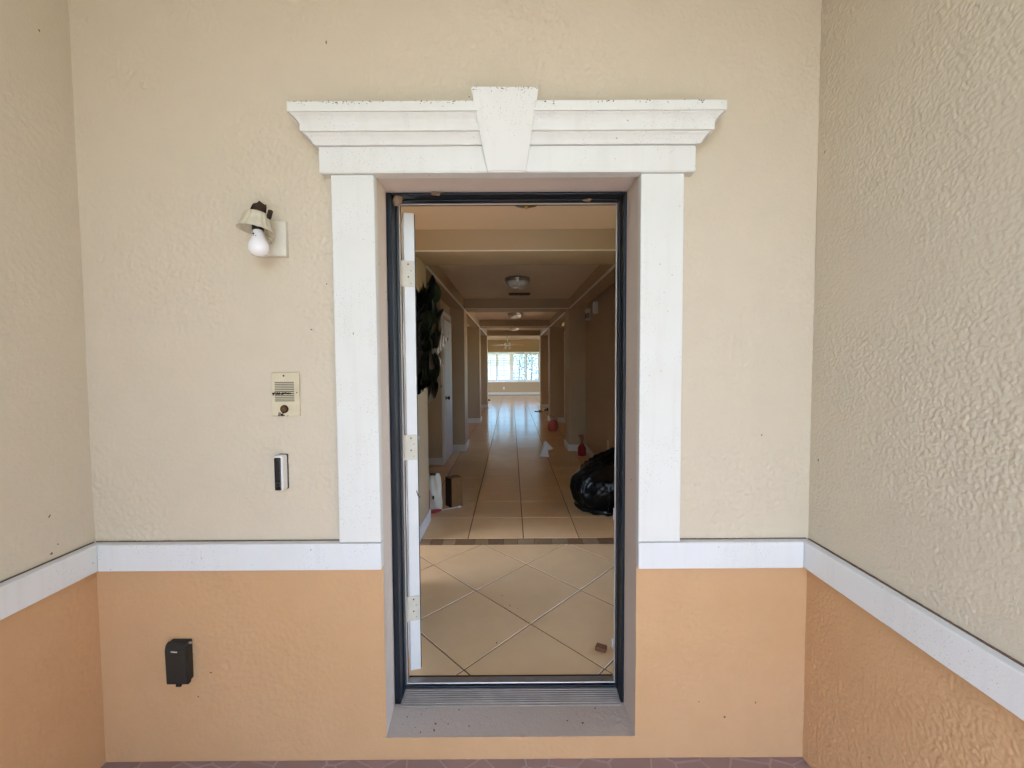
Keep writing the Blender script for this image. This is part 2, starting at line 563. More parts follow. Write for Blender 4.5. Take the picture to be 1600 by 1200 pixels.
# block core behind the sheets
boxes('wall_core', [(XL - .2, OL - .03, 0.012, 0.29, -.15, PC), (OR + .03, XR + .2, 0.012, 0.29, -.15, PC), (OL - .03, OR + .03, 0.012, 0.29, OT + .035, PC), (OL - .03, OR + .03, 0.012, 0.29, -.15, OB - .035)], RETURN, wall)
# stucco returns of the doorway
lr = plaster('jamb_return', 'x', [0.0, 0.21], [OB, OT], 0.006, RETURN, wall, 0.0006, 0.009, 3, base=OL, sgn=1.0)
for v in lr.data.vertices:            # the left return is splayed a little
    v.co.x -= 0.012 * v.co.y / 0.165
plaster('jamb_return', 'x', [0.0, 0.21], [OB, OT], 0.006, RETURN, wall, 0.0006, 0.009, 4, base=OR, sgn=-1.0)
def flat_relief(name, x0, x1, y0, y1, z, sgn, mat, seed, amp):
    us, vs = spans([x0, x1], 0.005), spans([y0, y1], 0.005)
    U, V = np.meshgrid(us, vs, indexing='ij')
    h = relief(U, V, amp, 0.009, seed)
    co = np.stack([U, V, z + sgn * h], -1)
    nu, nv = U.shape
    idx = np.arange(nu * nv).reshape(nu, nv)
    q = np.stack([idx[:-1, :-1], idx[1:, :-1], idx[1:, 1:], idx[:-1, 1:]], -1).reshape(-1, 4)
    me = bpy.data.meshes.new(name)
    me.from_pydata(co.reshape(-1, 3).tolist(), [], q.tolist())
    return link(name, me, mat, wall, smooth=True)
flat_relief('head_return', OL - .016, OR, 0.0, 0.21, OT, -1, RETURN, 5, 0.0006)
flat_relief('sill_ledge', OL - .016, OR, -0.002, 0.21, OB, 1, SILL, 6, 0.0022)

# porch side walls
lw = thing('porch_side_wall', (XL, -1.1, 0), 'cream over apricot stucco side wall left of the doorway', 'wall')
plaster('upper_stucco', 'x', [-0.75, 0.0], [RB + .04, PC], 0.005, CREAM_SIDE, lw, 0.0015, 0.0075, 8, base=XL, sgn=1.0)
plaster('lower_stucco', 'x', [-0.75, 0.0], [0.0, RB + .04], 0.006, ORANGE, lw, 0.0014, 0.008, 9, base=XL, sgn=1.0)
plaster('upper_stucco', 'x', [PF, -0.75], [RB + .04, PC], 0.02, CREAM_SIDE, lw, 0.0010, 0.03, 8, base=XL, sgn=1.0)
plaster('lower_stucco', 'x', [PF, -0.75], [0.0, RB + .04], 0.02, ORANGE, lw, 0.0008, 0.03, 9, base=XL, sgn=1.0)
box('wall_core', XL - .2, XL - .012, PF, 0.006, -.15, PC, CREAM_SIDE, lw)
rw = thing('porch_side_wall', (XR, -1.1, 0), 'coarsely textured cream over apricot stucco side wall right of the doorway', 'wall')
plaster('upper_stucco', 'x', [-0.80, 0.0], [RB + .04, PC], 0.0030, CREAM_SIDE, rw, 0.0022, 0.0058, 10, base=XR, sgn=-1.0)
plaster('lower_stucco', 'x', [-0.80, 0.0], [0.0, RB + .04], 0.0032, ORANGE, rw, 0.0026, 0.0062, 12, base=XR, sgn=-1.0)
plaster('upper_stucco', 'x', [PF, -0.80], [RB + .04, PC], 0.015, CREAM_SIDE, rw, 0.0022, 0.03, 10, base=XR, sgn=-1.0)
plaster('lower_stucco', 'x', [PF, -0.80], [0.0, RB + .04], 0.015, ORANGE, rw, 0.0024, 0.03, 12, base=XR, sgn=-1.0)
box('wall_core', XR + .012, XR + .2, PF, 0.006, -.15, PC, CREAM_SIDE, rw)
tag(box('porch_ceiling', XL - .35, XR + .35, PF - .45, 0.5, PC - .004, PC + .15, CEILP), None, None, kind='structure')

# added wall behind the camera; its narrow opening darkens the porch
ow = thing('porch_light_mask', (0, PF, 0), 'unseen stucco wall added behind the viewer to narrow the porch light', 'wall')
EX0, EX1, EZ = -0.80, 0.75, 3.00
boxes('wall_panel', [(XL - .6, EX0, PF - .22, PF - .002, -.15, PC), (EX1, XR + .6, PF - .22, PF - .002, -.15, PC), (EX0, EX1, PF - .22, PF - .002, EZ, PC)], CREAM_SIDE, ow)

# chair rails
def rail(name, parent, *b):
    return box(name, *b, BOARD, parent, bev=0.004)
rail('chair_rail', wall, XL + RP + .002, OL + .002, -RP, 0.004, RB, RT)
rail('chair_rail', wall, OR - .002, XR - RP - .002, -RP, 0.004, RB - .003, RT - .004)
rail('chair_rail', lw, XL - .004, XL + RP, PF, 0.004, RB, RT)
rail('chair_rail', rw, XR - RP, XR + .004, PF, 0.004, RB - .003, RT - .004)

RAIL_LINE = plain('dark brown line', (0.20, 0.14, 0.10), 0.9, 0.1, var=0.6, vs=30.0)  # thin brown line on top of the rails, along the wall
box('rail_top_line', XL + .008, OL - .152, -.0065, 0.002, RT + .0002, RT + .0028, RAIL_LINE, wall)
box('rail_top_line', OR + .152, XR - .009, -.0065, 0.002, RT - .0038, RT - .0012, RAIL_LINE, wall)
box('rail_top_line', XL - .001, XL + .0065, PF, -.01, RT + .0002, RT + .0027, RAIL_LINE, lw)
box('rail_top_line', XR - .0075, XR + .001, PF, -.01, RT - .0038, RT - .0012, RAIL_LINE, rw)

# ------------------------------------------------------------------ door surround
sur = thing('door_surround', (0, 0, RT), 'white moulded door surround with pilasters, crown and keystone', 'door surround')
box('pilaster', -0.634, OL + .003, -RP, 0.004, RT + .003, 2.186, TRIM, sur, bev=0.004)
box('pilaster', OR - .003, 0.618, -RP, 0.004, RT - .001, 2.186, TRIM, sur, bev=0.004)
FZ0, FZ1, FY = 2.1865, 2.278, -0.048
KT, KB = (-0.127, 0.096, 2.424), (-0.078, 0.054, 2.1840)
def key_x(z, side):
    s = (z - KB[2]) / (KT[2] - KB[2])
    return KB[side] + s * (KT[side] - KB[side])
prism('frieze', [(-0.668, FZ0), (key_x(FZ0, 0) + .01, FZ0), (key_x(FZ1, 0) + .01, FZ1), (-0.668, FZ1)], 'y', FY, 0.004, TRIM, sur, bev=0.003)
prism('frieze', [(key_x(FZ0, 1) - .01, FZ0), (0.652, FZ0), (0.652, FZ1), (key_x(FZ1, 1) - .01, FZ1)], 'y', FY, 0.004, TRIM, sur, bev=0.003)
prof = [(0.000, 2.2770), (0.010, 2.2765), (0.012, 2.2790), (0.017, 2.2890), (0.025, 2.2985), (0.033, 2.3050), (0.0335, 2.3075), (0.0430, 2.3080), (0.0440, 2.3095), (0.0440, 2.3290), (0.0455, 2.3340), (0.050, 2.3420), (0.057, 2.3500), (0.064, 2.3555), (0.0645, 2.3575), (0.0715, 2.3580), (0.0720, 2.3595), (0.072, 2.3890), (0.070, 2.3910), (0.0, 2.392)]
def crown(xe, side):
    bm = bmesh.new()
    rows = []
    s = -1 if side == 0 else 1
    for o, z in prof:
        xk = key_x(z, side) - s * 0.01
        x0 = xe + s * o; y0 = FY - o
        n = 40
        row = [bm.verts.new((x0, 0.003, z)), bm.verts.new((x0, y0, z))]
        for k in range(1, n + 1):
            x = x0 + (xk - x0) * k / n
            j = 0.0012 * math.sin(x * 21 + z * 13) + random.uniform(-.0004, .0004)
            row.append(bm.verts.new((x, y0 + j, z + j * .7)))
        rows.append(row)
    for a, b in zip(rows[:-1], rows[1:]):
        for k in range(len(a) - 1):
            bm.faces.new((a[k], a[k + 1], b[k + 1], b[k]))
    # flat top up to the wall
    me = mesh_from_bm(bm, 'crown_moulding')
    return link('crown_moulding', me, TRIM, sur)
crown(-0.668, 0)
crown(0.652, 1)
bm = bmesh.new()
kv = [bm.verts.new(p) for p in ((KB[0], -0.0560, KB[2]), (KB[1], -0.0560, KB[2]), (KT[1], -0.142, KT[2] - .002), (KT[0], -0.142, KT[2]), (KB[0], 0.003, KB[2]), (KB[1], 0.003, KB[2]), (KT[1], 0.003, KT[2] - .002), (KT[0], 0.003, KT[2]))]
for f in ((0, 1, 2, 3), (4, 7, 6, 5), (0, 4, 5, 1), (1, 5, 6, 2), (2, 6, 7, 3), (3, 7, 4, 0)):
    bm.faces.new([kv[i] for i in f])
bmesh.ops.bevel(bm, geom=list(bm.edges), offset=0.004, segments=2, affect='EDGES')
link('keystone', mesh_from_bm(bm, 'keystone'), TRIM, sur)
# crumbs of dirt lying along the top edge of the crown
bm = bmesh.new()
for i in range(150):
    left = random.random() < 0.62
    x = random.uniform(-0.735, -0.14) if left else random.uniform(0.11, 0.72)
    if random.random() < .25:
        x = random.gauss(-0.63, 0.06)
    z = 2.390 - abs(random.gauss(0, 0.006))
    r = random.uniform(0.0007, 0.0022)
    bmesh.ops.create_icosphere(bm, subdivisions=1, radius=r, matrix=Matrix.Translation((min(x, -.14) if left else x, FY - 0.0722, z)) @ Matrix.Diagonal((random.uniform(.8, 2), .5, 1, 1)))
for i in range(40):
    x = random.uniform(-.12, .09)
    bmesh.ops.create_icosphere(bm, subdivisions=1, radius=random.uniform(0.0007, 0.0018), matrix=Matrix.Translation((x, -0.1418, 2.421 - abs(random.gauss(0, .008)))))
o = link('dirt_crumbs', mesh_from_bm(bm, 'dirt_crumbs'), RUST, sur)
o['kind'] = 'stuff'

# ------------------------------------------------------------------ door frame and threshold
fr = thing('door_frame', (0, 0.2, OB), 'navy painted door frame with pale weatherstrip set in the doorway', 'door frame')
JY0, JY1 = 0.165, 0.300
def jamb(s):
    xo = OL - .0105 if s < 0 else OR - .001
    k = -s
    xi = xo + k * (0.023 if s < 0 else 0.012)
    o = boxes('jamb', [(min(xo, xi), max(xo, xi), JY0, JY1, OB + .002, OT - .002)], NAVY, fr, bev=0.003)
    xs = xi + k * 0.006
    boxes('door_stop', [(min(xi - k * .001, xs), max(xi - k * .001, xs), JY0 + .055, JY1 - .045, OB + .02, OT - .020)], NAVY, fr, bev=0.003)
    xw = xi + k * .0095
    box('weatherstrip', min(xi - k * .002, xw), max(xi - k * .002, xw), JY1 - .044, JY1 - .034, OB + .03, OT - .018, STRIP, fr, bev=.002)
    return o
jamb(-1); jamb(1)
box('head_jamb', OL + .0135, OR - .014, JY0, JY1, OT - .011, OT - .002, NAVY, fr, bev=.003)
box('head_stop', OL + .019, OR - .019, JY0 + .055, JY1 - .045, OT - .016, OT - .0105, NAVY, fr, bev=.003)
box('head_weatherstrip', OL + .019, OR - .019, JY1 - .044, JY1 - .034, OT - .0190, OT - .009, STRIP, fr, bev=.002)

th = thing('threshold', (0, 0.2, OB), 'ribbed metal threshold across the bottom of the doorway', 'threshold')
TX0, TX1 = OL + .016, OR - .016
prism('sloped_plate', [(0.150, OB), (0.150, OB + .007), (0.235, OB + .017), (0.235, OB)], 'x', TX0, TX1, ALUD, th)
for k in range(7):
    y = 0.158 + k * 0.0108
    z = OB + .007 + (y - .150) / .085 * .010
    box('rib', TX0 + .002, TX1 - .002, y, y + .0048, z - .002, z + .0042, ALUD, th, bev=.0012, seg=1)
box('dark_seal', TX0, TX1, 0.2352, 0.252, OB, OB + .026, NAVY, th, bev=.003)
box('bright_cap', TX0 - .006, TX1 + .006, 0.2525, 0.292, OB, OB + .030, ALU, th, bev=.004)
box('inner_strip', TX0, TX1, 0.2925, 0.318, OB, OB + .018, BRONZE, th, bev=.003)

# ------------------------------------------------------------------ front door (open)
DA = R(16.0)
D_ = Vector((-math.sin(DA), math.cos(DA), 0)); N_ = Vector((math.cos(DA), math.sin(DA), 0))
HC = Vector((-0.411, 0.315, 0))
# local frame: x along door from the hinge edge, y = towards the outer face, z up
DM = Matrix(((D_.x, N_.x, 0, HC.x), (D_.y, N_.y, 0, HC.y), (0, 0, 1, 0), (0, 0, 0, 1)))
door = thing('front_door', (HC.x, HC.y, FI), 'white edged front door standing open into the foyer', 'door')
box('slab', 0, 0.905, -0.050, -0.004, 0.138, 2.166, WHITE, door, bev=.003, mtx=DM)
box('outer_skin', 0.006, 0.899, -0.0045, 0.0, 0.142, 2.162, NAVY, door, bev=.001, mtx=DM)
for (a, b, c, d) in ((.12, .40, .30, .75), (.50, .78, .30, .75), (.12, .40, .90, 1.55), (.50, .78, .90, 1.55), (.12, .40, 1.70, 2.02), (.50, .78, 1.70, 2.02)):
    box('raised_panel', a, b, -0.001, 0.007, c, d, NAVY, door, bev=.006, mtx=DM)
    box('raised_panel', a, b, -0.057, -0.049, c, d, WHITE, door, bev=.006, mtx=DM)
for hz in (1.905, 1.150, 0.425):
    h = box('hinge', -0.0035, 0.0005, -0.047, -0.006, hz - .056, hz + .056, IVORY, door, mtx=DM)
    box('leaf', -0.0032, -0.0008, -0.074, -0.047, hz - .056, hz + .056, IVORY, h, mtx=DM)
    bm = bmesh.new()
    for k in range(5):
        z0 = hz - .056 + k * .0224
        bmesh.ops.create_cone(bm, cap_ends=True, segments=12, radius1=.007, radius2=.007, depth=.0212, matrix=DM @ Matrix.Translation((-.006, -.066, z0 + .0112)))
    link('knuckles', mesh_from_bm(bm, 'knuckles'), IVORY, h, smooth=False)
    for k in range(4):
        bm = bmesh.new()
        bmesh.ops.create_cone(bm, cap_ends=True, segments=10, radius1=.0036, radius2=.0026, depth=.002, matrix=DM @ Matrix.Translation((-.0045, -.020 - .012 * (k % 2), hz - .040 + k * .027)) @ Matrix.Rotation(R(-90), 4, 'Y'))
        link('screw', mesh_from_bm(bm, 'screw'), RUST if k % 2 else NICKEL, h)
lathe('door_knob', [(0.0, .0), (.030, .0), (.030, .006), (.012, .010), (.012, .035), (.026, .045), (.029, .058), (.020, .068), (0.0, .070)], NICKEL, door, 20, DM @ Matrix.Translation((.845, .001, 1.05)) @ Matrix.Rotation(R(-90), 4, 'X'))
tube('edge_hook', [DM @ Vector((-.002, -.012, .955)), DM @ Vector((-.010, -.010, .950)), DM @ Vector((-.012, -.006, .935)), DM @ Vector((-.008, 0.0, .926)), DM @ Vector((-.001, .004, .930))], .002, RUST, door, 6)

# wreath on the outer face of the door
LEAFM = []
for n, c in (('dark green leaf', (0.008, 0.013, 0.007)), ('olive leaf', (0.030, 0.032, 0.012)), ('brown leaf', (0.050, 0.032, 0.015))):
    LEAFM.append(plain(n, c, 0.35, 0.5, var=0.3, vs=30.0))
TWIG = plain('twig', (0.035, 0.024, 0.015), 0.8, 0.2)
wc = DM @ Vector((0.45, 0.060, 1.655))
wr = thing('wreath', (wc.x, wc.y, wc.z), 'dark leafy wreath with a pale striped bow hanging on the open door', 'wreath')
def ring_pt(a, rad, out):
    return DM @ Vector((0.45 + rad * math.cos(a), out, 1.648 + rad * math.sin(a)))
for k in range(5):
    ph = random.uniform(0, 6)
    tube('twig_ring', [ring_pt(2 * math.pi * i / 36, .185 + .014 * math.sin(3 * i / 36 * 6.283 + ph), .045 + .018 * math.cos(5 * i / 36 * 6.283 + ph)) for i in range(36)], .011, TWIG, wr, 6, cyclic=True)
def leaf_mesh(mat):
    v, f = [], []
    n = 7
    for i in range(n):
        s = i / (n - 1)
        w = 0.5 * math.sin(math.pi * min(1, s * .95 + .03)) ** .7
        x = s; z = -0.28 * s * s
        v += [(x, -w * .92, z + .14 * w), (x, 0, z), (x, w * .92, z + .14 * w)]
    for i in range(n - 1):
        for j in (0, 1):
            a = i * 3 + j
            f.append((a, a + 3, a + 4, a + 1))
    me = bpy.data.meshes.new('leaf')
    me.from_pydata(v, [], f)
    me.materials.append(mat)
    me.polygons.foreach_set('use_smooth', [True] * len(f))
    return me
LM = [leaf_mesh(m) for m in LEAFM]
rot = DM.to_3x3()
for i in range(190):
    a = random.uniform(0, 2 * math.pi)
    rad = .180 + random.uniform(-.035, .030)
    out = random.uniform(.03, .10)
    p = ring_pt(a, rad, out)
    aa = a + random.choice((-1, 1)) * random.uniform(.3, 1.4)
    d = rot @ Vector((math.cos(aa), random.uniform(.05, .8), math.sin(aa)))
    d.normalize()
    up = rot @ Vector((random.uniform(-.5, .5), 1, random.uniform(-.5, .5)))
    y = up.cross(d).normalized(); z = d.cross(y)
    s = random.uniform(.085, .145)
    m = Matrix((( d.x * s, y.x * s, z.x * s, p.x), (d.y * s, y.y * s, z.y * s, p.y), (d.z * s, y.z * s, z.z * s, p.z), (0, 0, 0, 1)))
    o = bpy.data.objects.new('leaf', random.choice((LM[0], LM[0], LM[1], LM[1], LM[2])))
    COL.objects.link(o)
    o.matrix_basis = m
    attach(o, wr)
# striped bow
mb, t, b = new_mat('striped ribbon', 0.7, 0.2)
wv = N(t, 'ShaderNodeTexWave', Scale=26.0, Distortion=1.0)
t.links.new(coords(t), wv.inputs['Vector'])
t.links.new(ramp(t, wv.outputs['Fac'], .45, .6, (0.36, 0.31, 0.25, 1), (0.08, 0.055, 0.04, 1)), b.inputs['Base Color'])
def ribbon(pts, wd, nm):
    v, f = [], []
    for p in pts:
        q = DM @ Vector(p)
        v += [q + rot @ Vector((wd * .3, -wd * .5, wd * .35)), q - rot @ Vector((wd * .3, -wd * .5, wd * .35))]
    for i in range(len(pts) - 1):
        f.append((2 * i, 2 * i + 1, 2 * i + 3, 2 * i + 2))
    me = bpy.data.meshes.new(nm)
    me.from_pydata([tuple(q) for q in v], [], f)
    o = link(nm, me, mb, wr, smooth=True)
    md = o.modifiers.new('thick', 'SOLIDIFY'); md.thickness = .002
    return o
ribbon([(.26, .09, 1.575), (.27, .115, 1.595), (.285, .135, 1.620), (.29, .150, 1.645), (.285, .155, 1.660), (.27, .14, 1.650), (.255, .12, 1.615), (.25, .09, 1.58)], .045, 'bow_loop')
ribbon([(.26, .09, 1.575), (.25, .11, 1.555), (.245, .12, 1.535), (.24, .125, 1.51)], .04, 'bow_tail')

# mud nests on the head of the frame
def blob(name, loc, scl, mat, label, cat, seed, sub=3, rough=.7, group=None):
    bm = bmesh.new()
    bmesh.ops.create_icosphere(bm, subdivisions=sub, radius=1.0)
    rs = np.random.default_rng(seed)
    ph = rs.random((6, 3)) * 6; dr = rs.normal(size=(6, 3)) * 3
    for v in bm.verts:
        k = sum(math.sin(v.co.x * d[0] + v.co.y * d[1] + v.co.z * d[2] + q[0]) for d, q in zip(dr, ph)) / 6
        v.co *= 1 + rough * k + random.uniform(-.06, .06)
        v.co = Vector((v.co.x * scl[0], v.co.y * scl[1], v.co.z * scl[2]))
    o = link(name, mesh_from_bm(bm, name), mat, smooth=True)
    o.location = loc
    return tag(o, label, cat, group)
blob('mud_nest', (OL + .026, .185, OT - .026), (.021, .016, .030), MUD, 'crumbly mud nest in the upper left corner of the door frame', 'nest', 3)
blob('mud_nest', (-0.291, .162, OT - .0085), (.020, .008, .007), MUD, 'flattened mud nest on the frame head near its left end', 'nest', 4)
blob('mud_nest', (0.318, .207, OT - .020), (.018, .010, .007), MUD, 'thin mud nest hanging from the frame head near its right end', 'nest', 5)

# ------------------------------------------------------------------ fixtures on the entry wall
sc = thing('wall_lamp', (-0.86, 0, 1.97), 'broken cream wall lamp with bare white bulb and no glass', 'wall lamp')
box('back_plate', -0.909, -0.804, -0.022, 0.003, 1.906, 2.030, IVORY, sc, bev=.004)
LT = Matrix.Translation((-0.866, -0.098, 1.990)) @ Matrix.Rotation(R(6), 4, 'Y') @ Matrix.Rotation(R(-6), 4, 'X')
LB = Matrix.Translation((-0.861, -0.098, 2.006)) @ Matrix.Rotation(R(-4), 4, 'Y') @ Matrix.Rotation(R(-6), 4, 'X')
tube('arm', [(-0.862, -0.020, 1.955), (-0.862, -0.045, 1.953), (-0.862, -0.070, 1.968), LT @ Vector((0, .010, -.012))], .008, IVORY, sc, 10)
tube('arm_ring', [(-0.853 + .011 * math.cos(a), -0.050, 1.954 + .011 * math.sin(a)) for a in np.linspace(0, 2 * math.pi, 14, endpoint=False)], .0032, IVORY, sc, 6, cyclic=True)
sh = lathe('shade', [(.0285, .043), (.031, .044), (.0345, .038), (.044, .010), (.054, -.012), (.0585, -.016), (.0565, -.017), (.051, -.012), (.041, .010), (.031, .038), (.0285, .043)], SHADE_M, sc, 72, LT, flute=.035, nfl=16)
lathe('socket', [(0, -.034), (.0175, -.034), (.0185, -.030), (.0185, .018), (.016, .022), (0, .022)], BLACKP, sc, 20, LB)
bm = bmesh.new()   # jagged rim of the broken cap standing out of the shade
seg = 24
top, bot = [], []
for k in range(seg):
    a = 2 * math.pi * k / seg
    hgt = .062 + .016 * math.sin(a * 1 + 2.2) + random.uniform(-.005, .005)
    bot.append(bm.verts.new((.026 * math.cos(a), .026 * math.sin(a), .020)))
    top.append(bm.verts.new((.0235 * math.cos(a), .0235 * math.sin(a), hgt)))
for k in range(seg):
    bm.faces.new((bot[k], bot[(k + 1) % seg], top[(k + 1) % seg], top[k]))
bm.faces.new(top)
bmesh.ops.transform(bm, matrix=LT, verts=bm.verts)
link('broken_cap', mesh_from_bm(bm, 'broken_cap'), DIRT, sc)
box('cap_shard', -.007, .007, -.006, .006, .028, .060, DIRT, sc, bev=.003, mtx=LT @ Matrix.Translation((.034, 0, 0)) @ Matrix.Rotation(R(8), 4, 'Y'))
BULB = plain('frosted bulb', (0.82, 0.81, 0.82), 0.2, 0.5, var=0.03)
lathe('bulb', [(.0155, -.030), (.0165, -.040), (.0185, -.052), (.0245, -.066), (.0310, -.079), (.0335, -.091), (.0315, -.104), (.0245, -.115), (.0120, -.1215), (0.0, -.123)], BULB, sc, 32, LB)
for q, r in (((-.006, -.0165, -.050), .0036), ((-.004, -.0205, -.058), .0016), ((.004, -.0215, -.059), .0016)):
    bm = bmesh.new()
    bmesh.ops.create_icosphere(bm, subdivisions=2, radius=r, matrix=LB @ Matrix.Translation(q))
    link('dirt_spot', mesh_from_bm(bm, 'dirt_spot'), DIRT, sc, smooth=True)

ic = thing('intercom', (-0.828, 0, 1.41), 'stained ivory intercom plate with slotted speaker grille', 'intercom')
box('face_plate', -0.880, -0.777, -0.011, 0.003, 1.327, 1.488, plain('yellowed ivory plastic', (0.64, 0.56, 0.40), 0.5, 0.4, var=0.2, vs=25.0), ic, bev=.003)
for k in range(11):
    z = 1.452 - k * .0068
    box('grille_slot', -0.865, -0.795, -0.0125, -0.0105, z - .0012, z + .0012, DIRT, ic)
bm = bmesh.new()
for k in range(46):
    bmesh.ops.create_icosphere(bm, subdivisions=1, radius=random.uniform(.001, .0038), matrix=Matrix.Translation((random.uniform(-.863, -.797) - (.01 if k % 3 else 0), -.0118, 1.411 + random.gauss(0, .0022))) @ Matrix.Diagonal((1.6, .5, .7, 1)))
for k in range(14):
    bmesh.ops.create_icosphere(bm, subdivisions=1, radius=random.uniform(.0015, .004), matrix=Matrix.Translation((-.832 + random.uniform(-.022, .018), -.0115, 1.332 + random.uniform(-.004, .008))) @ Matrix.Diagonal((1.6, .5, .7, 1)))
link('grime', mesh_from_bm(bm, 'grime'), DIRT, ic)['kind'] = 'stuff'
btn = lathe('call_button', [(0, .009), (.0085, .009), (.011, .005), (.0125, 0)], RUST, ic, 18, Matrix.Translation((-0.832, -0.011, 1.354)) @ Matrix.Rotation(R(90), 4, 'X'))
lathe('button_ring', [(.0095, .004), (.0125, .006), (.0150, .003), (.0150, 0)], DIRT, btn, 18, Matrix.Translation((-0.832, -0.0105, 1.354)) @ Matrix.Rotation(R(90), 4, 'X'))
lathe('screw', [(0, .002), (.003, .002), (.0035, 0)], RUST, ic, 10, Matrix.Translation((-0.832, -0.011, 1.476)) @ Matrix.Rotation(R(90), 4, 'X'))
lathe('screw', [(0, .002), (.002, .002), (.0022, 0)], RUST, ic, 10, Matrix.Translation((-0.785, -0.011, 1.414)) @ Matrix.Rotation(R(90), 4, 'X'))

db = thing('video_doorbell', (-0.845, 0, 1.12), 'slim white doorbell camera with a black face on the cream wall', 'doorbell')
box('body', -0.861, -0.8285, -0.046, -0.006, 1.058, 1.186, WHITE, db, bev=.007, seg=3)
box('mount_plate', -0.862, -0.8275, -0.0075, 0.003, 1.057, 1.187, BLACKP, db, bev=.004)
box('black_face', -0.8565, -0.8335, -0.0478, -0.045, 1.062, 1.181, GLOSSBLK, db, bev=.0025)
lathe('button_ring', [(.0075, 0), (.0078, .001), (.0088, .001), (.0090, 0)], plain('ring grey', (.06, .06, .065), .4), db, 24, Matrix.Translation((-0.845, -0.0478, 1.083)) @ Matrix.Rotation(R(90), 4, 'X'))
box('camera_slot', -.850, -.840, -.0484, -.047, 1.168, 1.170, GREYBLK, db)

ob = thing('outlet_cover', (-1.24, 0, 0.41), 'black weatherproof outlet cover low on the apricot wall', 'outlet cover')
box('base', -1.286, -1.212, -0.016, 0.003, 0.332, 0.484, GREYBLK, ob, bev=.004)
lid = prism('lid', [(-0.0165, .328), (-0.034, .326), (-0.037, .462), (-0.030, .478), (-0.0165, .487)], 'x', -1.292, -1.207, GREYBLK, ob, bev=.004)
tube('hinge_pin', [(-1.213, -.020, .480), (-1.200, -.020, .480)], .004, NICKEL, lid, 8)
box('latch_tab', -1.256, -1.236, -.035, -.027, .319, .328, GREYBLK, lid, bev=.002)
box('logo_plate', -1.266, -1.243, -.0385, -.0355, .4530, .4575, plain('worn silver', (.55, .55, .52), .4), lid, bev=.001, mtx=Matrix.Translation((-1.254, 0, .455)) @ Matrix.Rotation(R(5), 4, 'Y') @ Matrix.Translation((1.254, 0, -.455)))

# ------------------------------------------------------------------ house interior: floor
FX0, FX1 = -2.30, 1.55            # foyer
Y1, Y2 = 1.79, 1.910              # mosaic strip
YE, YB = 12.45, 18.42             # end of the hall, back wall
RX0, RX1 = -4.2, 4.4              # back room
floor = tag(boxes('interior_floor', [(-2.42, 1.66, 0.2925, 2.4, -0.16, FI - .0035), (-1.66, 1.50, 2.4, 12.4, -0.16, FI - .0035), (-4.3, 4.5, 12.4, YB + .1, -0.16, FI - .0035)], GROUT), None, None, kind='structure')
S = 0.461
hx, hy = 0.326, 0.362             # half diagonals of the laid-diagonally tiles
for i in range(-9, 7):
    for j in range(-3, 6):
        cx = 0.10 + i * hx; cy = 0.723 + .362 + j * hy
        if (i + j) % 2:
            continue
        g = 0.0052
        poly = [(cx - hx + g, cy), (cx, cy - hy + g), (cx + hx - g, cy), (cx, cy + hy - g)]
        for a, b, c in ((1, 0, FX1 - .001), (-1, 0, -FX0 - .001), (0, 1, Y1 - .003), (0, -1, -0.32)):
            poly = clip(poly, a, b, c) if len(poly) > 2 else poly
        if len(poly) > 2:
            slab('floor_tile', poly, FI - .008, FI + random.uniform(-.0004, .0004), TILE, floor)
x = FX0 + .02
k = 0
while x < FX1 - .05:
    w = random.uniform(.085, .15)
    slab('mosaic_tile', [(x, Y1), (x + w, Y1), (x + w, Y2), (x, Y2)], FI - .008, FI, MOSA[(k * 7 + (k // 3)) % 3], floor)
    x += w + .004
    k += 1
px, py = 0.4505, 0.486
tm = None
XG0 = -0.357 - 3 * px
rows_built = 0
for r in range(22):
    y = Y2 + .004 + r * py
    for c in range(7):
        x = XG0 + c * px
        if x + px < -1.6 or x > 1.45:
            continue
        if tm is None:
            g = .0035
            o = slab('floor_tile', [(x + g, y + g), (x + px - g, y + g), (x + px - g, y + py - g), (x + g, y + py - g)], FI - .008, FI, TILE, floor)
            tm = o
        else:
            o = tm.copy()
            COL.objects.link(o)
            o.location = (x + px / 2, y + py / 2, random.uniform(-.0004, .0004))
            o.rotation_euler = (0, 0, 0)
bm = bmesh.new()
for r in range(22, 35):
    y = Y2 + .004 + r * py
    for c in range(-6, 14):
        x = XG0 + c * px
        g = .0035
        if x < RX0 or x + px > RX1 or y + py > YB:
            continue
        bm_box(bm, x + g, x + px - g, y + g, y + py - g, FI - .008, FI)
o = link('far_floor_tiles', mesh_from_bm(bm, 'far_floor_tiles'), TILE, floor)
o['kind'] = 'stuff'

# ------------------------------------------------------------------ ceilings
tag(box('hall_ceiling', -1.75, 1.65, 2.44, 12.3, CEI, CEI + .12, HCEIL_LIT), None, None, kind='structure')
ceil = tag(boxes('ceiling', [(-2.50, 1.75, 0.2915, 2.44, CEI, CEI + .12), (-4.4, 4.6, 12.3, YB + .2, CEI, CEI + .12)], INCEIL), None, None, kind='structure')

# ------------------------------------------------------------------ interior walls
WT = 0.11
def wall_thing(name, loc, label):
    return thing(name, loc, label, 'wall')
def base_x(parent, x, y0, y1, s):
    """baseboard along Y on a wall face at x whose room lies towards s"""
    a, b = (x, x + .014) if s > 0 else (x - .014, x)
    return box('baseboard', a, b, y0, y1, FI, FI + .105, BASEB, parent, bev=.004)
def base_y(parent, x0, x1, y):
    return box('baseboard', x0, x1, y - .014, y, FI, FI + .105, BASEB, parent, bev=.004)

